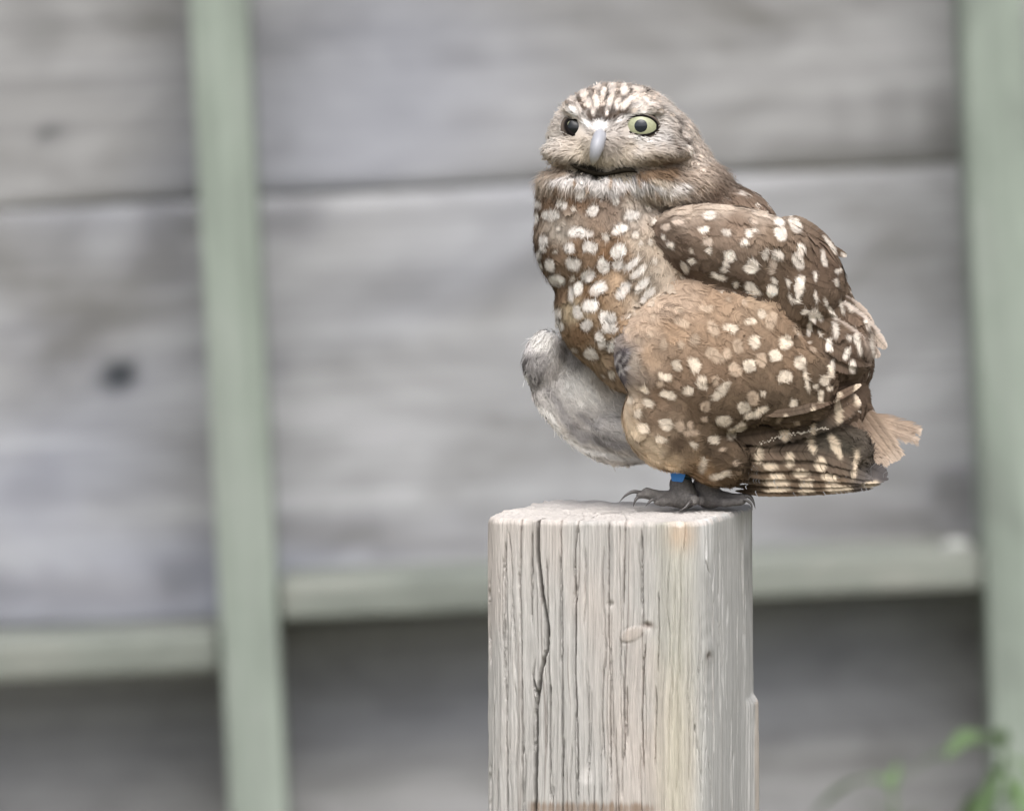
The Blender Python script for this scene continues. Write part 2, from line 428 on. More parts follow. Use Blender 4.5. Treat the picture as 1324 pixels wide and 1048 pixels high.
    def mixc(mask, rgb): nonlocal col; col = col * (1 - mask[..., None]) + lin(rgb) * tone[..., None] * mask[..., None]
    mixc(.6 * rside, (172, 173, 173))
    mixc(np.clip(.5 * smooth01(.05, .6, big), 0, 1) * (1 - rside), (190, 176, 166))
    gb_ = np.exp(-((ix - 872 - 6 * gr2) / 24) ** 2) * front * (.55 + .35 * big)
    mixc(np.clip(gb_, 0, 1) * .62, (172, 171, 148))
    mixc(.55 * np.clip(np.exp(-blob(672, 150, 50, 50) ** 2) * (1 + gr1 * .6), 0, 1), (192, 164, 138))
    dk = smooth01(.42, .75, gr1 * .7 + gr2 * .5 + .1) * (1 - .45 * rside)       # dark summer-wood lines
    mixc(.80 * dk, (124, 118, 114))
    wht = smooth01(.45, .8, vnoise(P2 * [1, .08], .05, 21).reshape(EX.shape)) * .6
    mixc(wht * (1 - .5 * rside), (212, 210, 208))
    mixc(.8 * np.exp(-(blob(750, 150, 22, 110)) ** 4) * (.6 + .4 * gr1), (222, 222, 222)); mixc(.7 * np.exp(-(blob(897, 140, 14, 70)) ** 4), (228, 228, 230))
    rings = .5 + .5 * np.cos(np.minimum(blob(757, 560, 36, 120, 0), 4) * 14)
    mixc(.35 * rings * np.exp(-(blob(757, 560, 60, 170)) ** 4), (140, 140, 138)); mixc(.8 * np.exp(-(blob(756, 540, 9, 14)) ** 2), (82, 70, 62))
    mixc(.45 * np.exp(-(k4 * 1.0) ** 6), (220, 217, 214)); mixc(.5 * np.exp(-(k1 * 1.05) ** 6), (186, 174, 164)); mixc(.6 * np.exp(-blob(565, 440, 20, 12) ** 2), (120, 102, 92))
    st = smooth01(1030, 1040, iy + 5 * gr1) * (1 - smooth01(1100, 1130, iy)) * smooth01(676, 690, ix) * (1 - smooth01(835, 850, ix + 8 * gr2)) * front
    mixc(.72 * np.clip(st * (.8 + .5 * gr1), 0, 1), (122, 98, 74))
    spl = smooth01(.8, 1.0, step); mixc(.4 * spl, (204, 186, 168))
    chip = (rim > .15) * smooth01(-.2, .5, gr2); mixc(.6 * chip, (202, 193, 187))
    # ---- top: rings running to the middle
    rr = np.linspace(1, 0, 60)[1:] ** .9
    VX, VD, VZ, VC = [X[:, 0]], [D[:, 0]], [ZZ[:, 0]], [col[:, 0]]
    for r in rr:
        px_, pd_ = X[:, 0] * r, D[:, 0] * r
        q = np.c_[px_, pd_]
        nzv = vnoise(q, .05, 31, 4); n2 = vnoise(q, .45, 32, 3)
        VX.append(px_); VD.append(pd_)
        edge = smooth01(1, .93, np.full(nx, r))
        VZ.append(ZZ[:, 0] * (r ** 3) * (1 - edge * .3) + .012 * px_ * (1 - r ** 3) + edge * (1.0 + 3.0 * nzv + 1.8 * n2) )
        c = lin((190, 185, 181)) * (1 + .10 * nzv + .12 * n2)[:, None]; VC.append(c * edge[:, None] + col[:, 0] * (1 - edge[:, None]))
    top = len(rr)
    AXx = np.concatenate([np.stack(VX[:0:-1], 1), X], 1); ADd = np.concatenate([np.stack(VD[:0:-1], 1), D], 1)
    AZz = np.concatenate([np.stack(VZ[:0:-1], 1), ZZ], 1); AC = np.concatenate([np.stack(VC[:0:-1], 1), col], 1)
    V = np.stack([AXx * PX, -ADd * PX, AZz * PX], -1).reshape(-1, 3)
    nr = AXx.shape[1]; i = np.arange(nx * nr).reshape(nx, nr); j = np.roll(i, -1, 0)
    F = np.stack([i[:, :-1], i[:, 1:], j[:, 1:], j[:, :-1]], -1).reshape(-1, 4)
    return V, F, AC.reshape(-1, 3)
V, F, C = post_build()
zbot = None
M_POST = vcol_mat('weathered_post_wood', .9, grain=.22, gscale=(2200, 2200, 90), bump=.5)
post = mesh_np('perch_post', V, F, M_POST, None, col=C)
mw = Matrix((PR, YAX, PU)).transposed().to_4x4(); mw.translation = PO
post.matrix_world = mw
tag(post, 'cracked square grey timber post that the owl stands on', 'post')
bpy.context.view_layer.update()
_q = (mw.to_3x3() @ Vector(V[np.argmin(V[:, 2])])) + PO

# ------------------------------------------------------------------ weed in front of the fence
M_LEAF, lt, lb = node_mat('weed_leaf', .55)
ln = lt.nodes.new('ShaderNodeTexNoise'); ln.inputs['Scale'].default_value = 30
lr = lt.nodes.new('ShaderNodeValToRGB'); lr.color_ramp.elements[0].color = (.10, .17, .07, 1); lr.color_ramp.elements[1].color = (.20, .29, .15, 1)
lt.links.new(ln.outputs['Fac'], lr.inputs[0]); lt.links.new(lr.outputs[0], lb.inputs['Base Color'])
tr = lt.nodes.new('ShaderNodeBsdfTranslucent'); lt.links.new(lr.outputs[0], tr.inputs[0]); msx = lt.nodes.new('ShaderNodeMixShader'); msx.inputs[0].default_value = .3
lt.links.new(lb.outputs[0], msx.inputs[1]); lt.links.new(tr.outputs[0], msx.inputs[2]); lt.links.new(msx.outputs[0], lt.nodes['Material Output'].inputs['Surface'])
M_STEM = plain('weed_stem', (104, 128, 84), .6)

def leaf_bm(Ln, W, bend):
    bm = bmesh.new(); n = 9; rows = []
    for q in range(n):
        t = q / (n - 1); wv = W * (math.sin(math.pi * min(1, t * .93 + .06)) ** .8) * (1 - .25 * t)
        z = -bend * t * t * Ln; x = Ln * (t - .18 * bend * t * t)
        rows.append([bm.verts.new((x, s * wv, z + abs(s) * wv * .35)) for s in (-1, -.5, 0, .5, 1)])
    for q in range(n - 1):
        for s in range(4): bm.faces.new((rows[q][s], rows[q + 1][s], rows[q + 1][s + 1], rows[q][s + 1]))
    return bm

def weed(px, py, Y, leaves, label):
    top = ray_to_y(px, py, Y)
    root = bpy.data.objects.new('weed', None); COL.objects.link(root); root.location = (top.x, Y, 0)
    tag(root, label, 'plant', 'weeds growing at the foot of the fence')
    bm = bmesh.new(); n = 14; prev = None
    for q in range(n + 1):
        t = q / n; r = .004 * (1 - .7 * t)
        c = Vector((.02 * math.sin(t * 3), .015 * math.cos(t * 4) - .015, top.z * t))
        ring = [bm.verts.new(c + Vector((math.cos(a) * r, math.sin(a) * r, 0))) for a in [k * math.pi / 3 for k in range(6)]]
        if prev:
            for k in range(6): bm.faces.new((prev[k], prev[(k + 1) % 6], ring[(k + 1) % 6], ring[k]))
        prev = ring
    bm_obj('stem', bm, M_STEM, root, True)
    for (t, az, up, Ln, W, bend) in leaves:
        o = bm_obj('leaf', leaf_bm(Ln, W, bend), M_LEAF, root, True)
        o.location = (.02 * math.sin(t * 3), .015 * math.cos(t * 4) - .015, top.z * t)
        o.rotation_euler = (0, -math.radians(up), math.radians(az))
def rnd_leaves(n, lo, Ls, seed):
    r = random.Random(seed)
    return [(lo + (1 - lo) * k / max(1, n - 1), k * 137 + r.uniform(-20, 20), r.uniform(15, 50), Ls * r.uniform(.75, 1.1), Ls * r.uniform(.13, .18), r.uniform(.5, 1.0)) for k in range(n)]
weed(1290, 958, FY - .30, [(.995, 172, 28, .085, .009, .95), (.985, 225, -50, .095, .010, .2), (.99, -25, -25, .085, .010, .7), (.97, -70, -10, .07, .008, .8), (.955, 15, -20, .10, .010, .7), (.94, 160, -40, .05, .010, .3), (.93, 250, -30, .08, .012, .5)] + rnd_leaves(16, .2, .10, 3),
     'leafy green weed with long drooping leaves beside the fence stud')
weed(1146, 1012, FY - .12, [(.995, 70, 60, .03, .005, .3), (.96, 200, 60, .04, .006, .5), (.95, -30, 60, .04, .006, .5), (.93, 120, 50, .05, .006, .5)] + rnd_leaves(10, .2, .08, 5),
     'thin dull green weed below the ledge rail, beside the perch post')

# ------------------------------------------------------------------ owl: body volume
# everything about the owl is in pixels of the photograph's scale: x right, y down, d towards the viewer
OX, OY = 893.0, 656.0
def loc(P):
    P = np.asarray(P, float)
    return np.stack([(P[..., 0] - OX) * PX, -P[..., 2] * PX, (OY - P[..., 1]) * PX], -1)
def locn(N_):
    N_ = np.asarray(N_, float); return np.stack([N_[..., 0], -N_[..., 2], -N_[..., 1]], -1)

owl = bpy.data.objects.new('owl', None); COL.objects.link(owl)
mo = Matrix((CR, FWD, CU)).transposed().to_4x4(); mo.translation = OC + CR * ((OX - 662) * PX) + CU * ((524 - OY) * PX)
owl.matrix_world = mo
tag(owl, 'brown burrowing owl with white spots and a blue leg band on the post', 'owl')

# region, centre(x,y,d), radii, in-plane rotation (clockwise), yaw about the vertical
ELL = [('head', (800, 184, 8), (92, 72, 82), 0), ('head', (798, 156, 0), (72, 47, 62), 0), ('head', (740, 202, 46), (39, 19, 38), 8),
       ('head', (838, 201, 48), (56, 18, 46), -6), ('head', (856, 196, -10), (46, 54, 66), 30), ('head', (778, 190, 80), (22, 22, 16), 0),
       ('head', (745, 148, 58), (20, 9, 20), 38), ('head', (824, 146, 68), (31, 8.5, 20), -4),
       ('throat', (770, 243, 18), (76, 30, 66), 4), ('throat', (850, 240, 16), (60, 32, 70), 10), ('throat', (905, 238, -10), (46, 34, 62), 30), ('head', (884, 212, -12), (38, 36, 60), 40),
       ('breast', (776, 268, 4), (84, 52, 76), 4), ('breast', (780, 306, 0), (89, 92, 82), 8), ('breast', (800, 395, 4), (82, 88, 76), -8), ('breast', (812, 455, 0), (48, 56, 62), -35), ('breast', (838, 345, 40), (46, 80, 46), -6),
       ('back', (925, 298, -35), (112, 60, 80), 28), ('back', (940, 262, -20), (64, 26, 60), 22), ('back', (1010, 385, -35), (105, 80, 70), 42), ('back', (1060, 470, -30), (66, 70, 55), 50), ('back', (940, 430, 0), (110, 110, 60), 20), ('back', (1076, 525, -8), (44, 48, 28), 40),
       ('scap', (945, 314, 72), (106, 46, 38), 8), ('scap', (1028, 362, 48), (66, 60, 44), 50), ('scap', (1074, 438, 26), (58, 48, 38), 35), ('scap', (950, 345, 66), (90, 36, 34), 14),
       ('wing', (905, 470, 76), (112, 84, 36), 18), ('wing', (862, 448, 76), (70, 60, 34), -38), ('wing', (935, 410, 62), (96, 46, 34), 14), ('wing', (985, 482, 62), (96, 64, 32), 22), ('wing', (866, 545, 72), (66, 58, 30), 48), ('wing', (918, 588, 58), (52, 36, 28), 26),
       ('far', (764, 522, -48), (98, 56, 11), 44), ('far', (703, 460, -44), (25, 36, 18), 20), ('far', (820, 570, -34), (56, 24, 16), 22),
       ('far', (868, 556, 0), (52, 38, 40), 20), ('leg', (890, 588, 4), (20, 18, 18), 0), ('leg', (922, 602, -6), (24, 18, 18), 0), ('flight', (1030, 575, 24), (96, 40, 18), 6)]
REG = ['head', 'throat', 'breast', 'back', 'scap', 'wing', 'far', 'leg', 'flight']
def sdf_parts(P):
    """distance to each ellipsoid"""
    out = []
    for reg, c, r, rot in ELL:
        q = P - np.array(c, float); a = math.radians(rot); cs, sn = math.cos(a), math.sin(a)
        u = (q[:, 0] * cs + q[:, 1] * sn) / r[0]; v = (-q[:, 0] * sn + q[:, 1] * cs) / r[1]; ww = q[:, 2] / r[2]
        k0 = np.sqrt(u * u + v * v + ww * ww); k1 = np.sqrt((u / r[0]) ** 2 + (v / r[1]) ** 2 + (ww / r[2]) ** 2) + 1e-9
        out.append(k0 * (k0 - 1) / k1)
    return out
def sdf(P, K=9.0):
    parts = sdf_parts(P); d = parts[0]
    for e in parts[1:]:
        h = np.clip(.5 + .5 * (e - d) / K, 0, 1); d = d * h + e * (1 - h) - K * h * (1 - h)
    return d
def region_of(P):
    parts = np.array(sdf_parts(P)); k = parts.argmin(0)
    return np.array([REG.index(ELL[q][0]) for q in range(len(ELL))])[k]
def grad(P, e=1.0):
    g = np.empty_like(P)
    for k in range(3):
        dlt = np.zeros(3); dlt[k] = e; g[:, k] = sdf(P + dlt) - sdf(P - dlt)
    return g / (np.linalg.norm(g, axis=1, keepdims=True) + 1e-9)

def surface_nets(lo, hi, step):
    ax = [np.arange(lo[k], hi[k] + step, step) for k in range(3)]
    shp = tuple(len(a) for a in ax)
    vals = np.empty(shp, np.float32)
    Yg, Dg = np.meshgrid(ax[1], ax[2], indexing='ij')
    for a0 in range(0, shp[0], 12):
        xs = ax[0][a0:a0 + 12]
        P = np.empty((len(xs), shp[1], shp[2], 3)); P[..., 0] = xs[:, None, None]; P[..., 1] = Yg; P[..., 2] = Dg
        vals[a0:a0 + 12] = sdf(P.reshape(-1, 3)).reshape(len(xs), shp[1], shp[2])
    neg = vals < 0
    c = np.zeros(tuple(n - 1 for n in shp), np.int32)
    for dx in (0, 1):
        for dy in (0, 1):
            for dz in (0, 1): c += neg[dx:shp[0] - 1 + dx, dy:shp[1] - 1 + dy, dz:shp[2] - 1 + dz]
    act = (c > 0) & (c < 8); idx = np.full(act.shape, -1, np.int64); cells = np.argwhere(act); idx[act] = np.arange(len(cells))
    acc = np.zeros((len(cells), 3)); cnt = np.zeros(len(cells))
    cor = [(a, b, d) for a in (0, 1) for b in (0, 1) for d in (0, 1)]
    for p in cor:
        for k in range(3):
            if p[k]: continue
            q = list(p); q[k] = 1
            va = vals[tuple((cells + p).T)]; vb = vals[tuple((cells + q).T)]; mm = (va < 0) != (vb < 0)
            t = np.where(mm, va / np.where(mm, va - vb, 1), 0); pos = np.array(p, float)[None] + 0 * acc; pos[:, k] = t
            acc[mm] += pos[mm]; cnt[mm] += 1
    Vv = (cells + acc / cnt[:, None]) * step + np.array([a[0] for a in ax])
    Fs = []
    for k in range(3):
        a, b = (k + 1) % 3, (k + 2) % 3
        sl0 = [slice(None)] * 3; sl1 = [slice(None)] * 3; sl0[k] = slice(0, -1); sl1[k] = slice(1, None)
        cross = neg[tuple(sl0)] != neg[tuple(sl1)]; e = np.argwhere(cross)
        ok = (e[:, a] > 0) & (e[:, b] > 0) & (e[:, a] < act.shape[a]) & (e[:, b] < act.shape[b]) & (e[:, k] < act.shape[k]); e = e[ok]
        def at(da, db):
            q = e.copy(); q[:, a] += da; q[:, b] += db; return idx[tuple(q.T)]
        quad = np.stack([at(-1, -1), at(0, -1), at(0, 0), at(-1, 0)], 1)
        rev = ~neg[tuple(e.T)]
        quad[rev] = quad[rev][:, ::-1]; Fs.append(quad)
    F_ = np.vstack(Fs); F_ = F_[(F_ >= 0).all(1)]
    return Vv, F_, vals, ax
BV, BF, GV, GA = surface_nets((640, 80, -150), (1180, 660, 150), 4.0)
# nearest body surface towards the viewer for every image column (for laying flight feathers)
_neg = GV < 0; _any = _neg.any(2); _last = GV.shape[2] - 1 - _neg[:, :, ::-1].argmax(2)
FRONT = np.where(_any, GA[2][_last] + 2, -60.0)
def front_d(x, y):
    i = np.clip(np.round((np.asarray(x) - GA[0][0]) / 4).astype(int), 0, FRONT.shape[0] - 1); j = np.clip(np.round((np.asarray(y) - GA[1][0]) / 4).astype(int), 0, FRONT.shape[1] - 1)
    return FRONT[i, j]

# ------------------------------------------------------------------ owl: colour of the plumage, one map per region
Z1 = lambda x, y: (660 + x / 4.367, 90 + y / 4.367)
Z2 = lambda x, y: (660 + x / 3.493, 220 + y / 3.493)
Z3 = lambda x, y: (820 + x / 3.484, 230 + y / 3.484)
Z4 = lambda x, y: (760 + x / 2.942, 380 + y / 2.942)
BASE = {
 'head': [(790, 118, (176, 158, 142)), (745, 130, (190, 172, 158)), (840, 130, (186, 170, 155)), (880, 165, (186, 172, 160)), (900, 205, (182, 166, 152)), (782, 148, (92, 78, 68)), (765, 143, (120, 102, 88)), (800, 150, (128, 112, 100)),
          (775, 160, (225, 220, 216)), (750, 152, (226, 216, 208)), (742, 145, (220, 208, 196)), (826, 146, (222, 214, 206)), (850, 152, (208, 198, 188)), (795, 170, (212, 202, 194)), (805, 185, (190, 176, 164)), (790, 190, (160, 148, 138)), (830, 186, (206, 198, 190)),
          (855, 178, (214, 208, 204)), (875, 185, (176, 164, 152)), (840, 198, (190, 176, 160)), (815, 203, (206, 190, 170)), (790, 212, (206, 192, 172)), (755, 195, (204, 190, 170)), (735, 190, (200, 186, 170)), (715, 185, (206, 196, 184)), (720, 205, (206, 192, 178)), (740, 205, (204, 190, 172)), (755, 208, (198, 182, 160)),
          (845, 212, (160, 140, 118)), (862, 220, (140, 118, 98)), (880, 215, (170, 154, 138)), (700, 215, (190, 174, 158)), (725, 216, (150, 130, 112))],
 'throat': [(700, 232, (200, 184, 168)), (725, 226, (176, 158, 140)), (755, 223, (30, 26, 20)), (738, 218, (46, 38, 30)), (775, 226, (34, 30, 24)), (800, 224, (32, 28, 22)), (818, 221, (52, 42, 32)), (765, 238, (222, 216, 212)), (735, 240, (222, 212, 204)), (800, 240, (226, 222, 222)), (830, 246, (220, 216, 216)), (850, 240, (200, 186, 168)), (845, 225, (120, 98, 76)), (862, 226, (104, 84, 66)), (880, 232, (170, 152, 136)), (875, 250, (206, 198, 190)), (905, 240, (184, 168, 154)), (890, 222, (178, 162, 148)), (855, 252, (214, 206, 196)), (930, 250, (120, 104, 92))],  # near-black points paint the cheek ruff's shadow along with the dark collar
 'breast': [(700, 260, (150, 122, 98)), (740, 262, (158, 126, 98)), (790, 265, (150, 130, 114)), (820, 275, (196, 182, 168)), (700, 330, (128, 104, 82)), (740, 320, (150, 120, 92)), (790, 330, (158, 122, 88)), (725, 300, (196, 184, 170)), (735, 285, (170, 152, 136)), (830, 320, (200, 182, 162)), (720, 380, (134, 108, 84)), (760, 380, (146, 114, 82)), (800, 370, (188, 160, 130)), (840, 360, (206, 190, 172)), (750, 430, (148, 118, 88)), (770, 460, (166, 142, 114)), (800, 420, (180, 150, 118)), (830, 400, (206, 188, 168)), (740, 400, (206, 186, 154)), (790, 480, (174, 150, 124))],
 'back': [(900, 240, (150, 132, 118)), (960, 252, (128, 110, 96)), (1040, 300, (122, 104, 90)), (1100, 400, (112, 96, 82)), (1120, 480, (104, 88, 76)), (860, 250, (160, 142, 126))],
 'scap': [(845, 262, (190, 174, 158)), (880, 264, (198, 182, 166)), (930, 262, (204, 188, 172)), (985, 266, (206, 190, 174)), (850, 300, (112, 96, 84)), (880, 320, (110, 94, 82)), (910, 300, (130, 112, 98)), (950, 290, (146, 126, 110)), (880, 345, (100, 84, 73)), (930, 350, (104, 89, 77)), (960, 375, (96, 81, 69)), (1000, 310, (130, 112, 96)), (1030, 340, (112, 95, 81)), (1060, 350, (98, 82, 70)), (1080, 320, (120, 102, 88)), (1010, 380, (104, 88, 74)), (1060, 410, (104, 88, 74)), (1110, 420, (116, 98, 84)), (1040, 440, (112, 94, 78)), (1100, 460, (102, 86, 74)), (1144, 440, (222, 204, 190))],  # pale points along the top edge paint in the highlight from above
 'wing': [(850, 400, (186, 165, 146)), (830, 430, (184, 162, 142)), (880, 385, (178, 157, 138)), (930, 390, (166, 142, 120)), (980, 400, (172, 150, 128)), (870, 430, (166, 141, 118)), (920, 430, (160, 136, 114)), (970, 430, (152, 130, 110)), (1010, 420, (146, 124, 104)), (840, 460, (172, 148, 126)), (812, 470, (200, 186, 172)), (797, 470, (122, 114, 116)), (800, 484, (142, 130, 126)), (800, 455, (170, 160, 156)), (880, 480, (138, 116, 97)), (930, 480, (138, 116, 97)), (980, 480, (120, 102, 85)), (1020, 470, (124, 104, 86)), (850, 510, (118, 98, 81)), (900, 530, (104, 87, 71)), (950, 530, (106, 90, 74)), (1000, 520, (98, 84, 70)), (840, 545, (116, 98, 82)), (875, 580, (98, 82, 68)), (920, 585, (92, 78, 65)), (960, 600, (96, 82, 68)), (800, 520, (210, 190, 166)), (815, 560, (214, 194, 168)), (840, 590, (216, 196, 170)), (865, 604, (210, 186, 156)), (1040, 500, (96, 82, 68)), (1080, 500, (104, 88, 74)), (905, 612, (180, 150, 118)), (935, 622, (120, 100, 80)), (980, 575, (112, 96, 82)), (1040, 590, (112, 96, 82))],
 'far': [(700, 435, (244, 237, 232)), (715, 425, (246, 239, 235)), (690, 455, (225, 216, 214)), (682, 475, (169, 155, 155)), (695, 480, (155, 140, 137)), (680, 495, (210, 198, 192)), (715, 465, (221, 212, 205)), (735, 460, (135, 126, 122)), (710, 500, (198, 189, 183)), (740, 495, (232, 228, 221)), (760, 510, (241, 235, 225)), (720, 530, (214, 205, 196)), (745, 555, (169, 155, 151)), (770, 550, (194, 185, 178)), (800, 545, (212, 205, 198)), (790, 570, (158, 149, 144)), (760, 578, (214, 201, 185)), (730, 560, (244, 230, 212)), (745, 580, (246, 239, 221)), (830, 575, (169, 160, 153)), (850, 592, (221, 203, 180)), (800, 588, (225, 207, 185)), (780, 490, (198, 183, 164)), (880, 600, (232, 207, 176))],
 'leg': [(884, 604, (150, 138, 124))],
}
